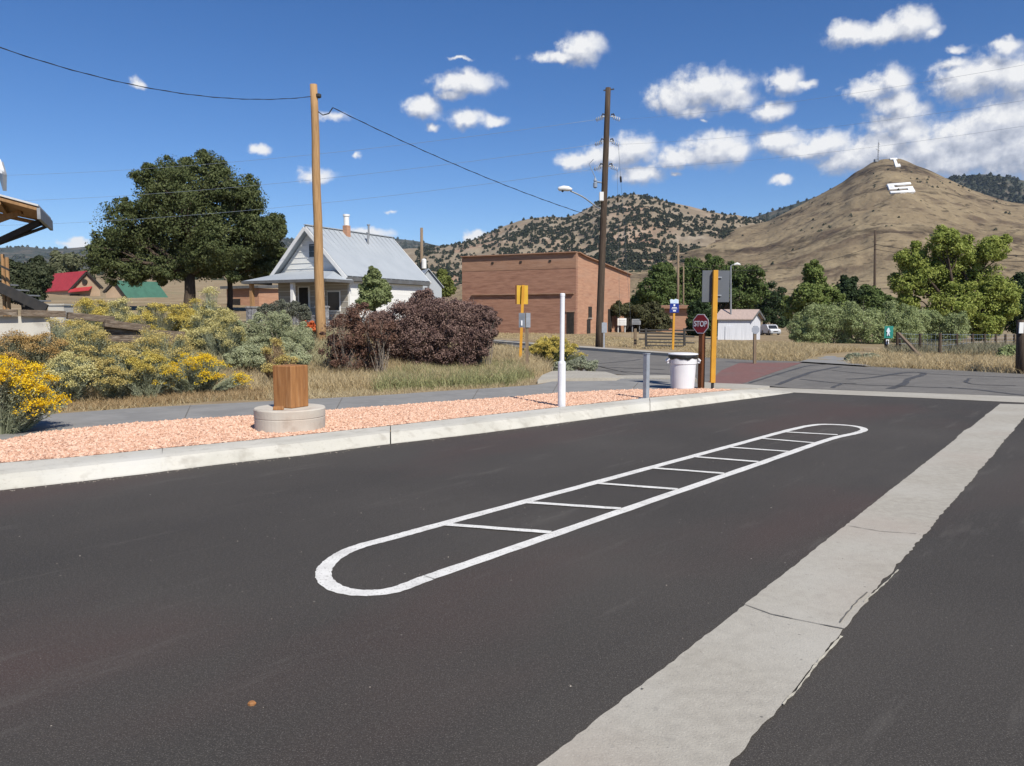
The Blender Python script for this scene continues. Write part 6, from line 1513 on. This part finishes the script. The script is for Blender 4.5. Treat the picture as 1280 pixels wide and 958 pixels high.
stones('kerb_grit', gy, np.zeros(len(gy)), .003, .010, MATS['grit_stone'])

# junipers dotting the hills: the nearest 300 of the rocky hill as things, the rest as a mass
def blob_mesh(nm, seed):
    r_ = np.random.default_rng(seed); mb = MB(); n = 46
    d = r_.normal(0, 1, (n, 3)); d /= np.linalg.norm(d, axis=1)[:, None]; d[:, 2] = np.abs(d[:, 2])
    P = d * np.array([.5, .5, .85]) * r_.uniform(.75, 1.05, n)[:, None] + np.array([0, 0, .08])
    leaf_quads(mb, P, d, .26, r_.random(n), .8, .5)
    mb.lathe([(.30, .0), (.40, .25), (.33, .6), (.1, .85)], (0, 0, 0), 7)
    return mb
m_hj = leafmat('hillside_juniper', (.036, .046, .028), (.074, .082, .05), trans=0)
def hill_spots(hn, n, x0, x1, thr, r_lo=.15, seed=0, gsc=.012, soft=.10):
    h, r0, Rd = HILLS[hn]; out = np.zeros((0, 3))
    while len(out) < n:
        px = rng.uniform(x0, x1, 4 * n); d = (px - 640) / FPX; a = np.arctan2(d, CA + (479 - 300) / FPX * SA); r_ = r0 + (Rd - r0) * rng.uniform(r_lo, 1.0, 4 * n)
        x, y = r_ * np.sin(a), r_ * np.cos(a); t = (r_ - r0) / (Rd - r0)
        k = fbm(x * gsc + seed, y * gsc * .8, 4) + rng.uniform(-soft, soft, 4 * n) + .10 * (t - .55) > thr
        out = np.vstack([out, np.stack([x, y, h(a, r_)], 1)[k]])
    return out[:n]
protos = []
for k in range(4):
    mb = blob_mesh('juniper', 50 + k); o = mb.build('hillside_juniper', m_hj); protos.append(o)
spots = hill_spots('juniper_hill', 5200, 520, 975, .47, r_lo=.25, gsc=.012, soft=.2)
order = np.argsort(np.hypot(spots[:, 0], spots[:, 1]))
for k, i in enumerate(order[:300]):
    o = protos[k] if k < 4 else protos[k % 4].copy()
    if k >= 4: COL.objects.link(o)
    s_ = rng.uniform(2.8, 6.2); o.location = spots[i] - np.array([0, 0, .5]); o.scale = (s_, s_, s_ * rng.uniform(.7, 1.0)); o.rotation_euler = (0, 0, rng.uniform(0, 6))
    tag(o, 'dark green juniper dotting the rocky tan hill', 'juniper', 'junipers dotting the rocky hill')
def juniper_mass(name, pts, smin, smax):
    mb = MB(); base = [np.vstack(blob_mesh('x', 90 + k).V[:1]).reshape(-1, 4, 3) for k in range(4)]
    for k in range(4):
        pp = pts[k::4]; n = len(pp); s_ = rng.uniform(smin, smax, n)
        B = base[k][:30]
        V = B[None] * s_[:, None, None, None] + pp[:, None, None, :] - np.array([0, 0, .5])
        mb.bulk(V.reshape(-1, 4, 3), 4, rng.random(n * len(B)))
    return stuff(mb.build(name, m_hj))
juniper_mass('juniper_cover', spots[order[300:]], 2.8, 6.5)
juniper_mass('back_hill_cover', np.vstack([hill_spots('back_hill', 1400, 1180, 1300, .38, .1, gsc=.006), hill_spots('back_hill', 500, 880, 1040, .36, .5, gsc=.006)]), 6, 12)
juniper_mass('far_hill_cover', hill_spots('far_hills', 3000, -60, 620, .42, .2, gsc=.004), 7, 14)
juniper_mass('summit_hill_scrub', hill_spots('summit_hill', 260, 560, 1290, .56, .05, gsc=.02), 1.0, 3.2)
juniper_mass('low_hill_scrub', hill_spots('low_hill', 500, -60, 470, .45, .05, gsc=.02), 2.0, 5.0)
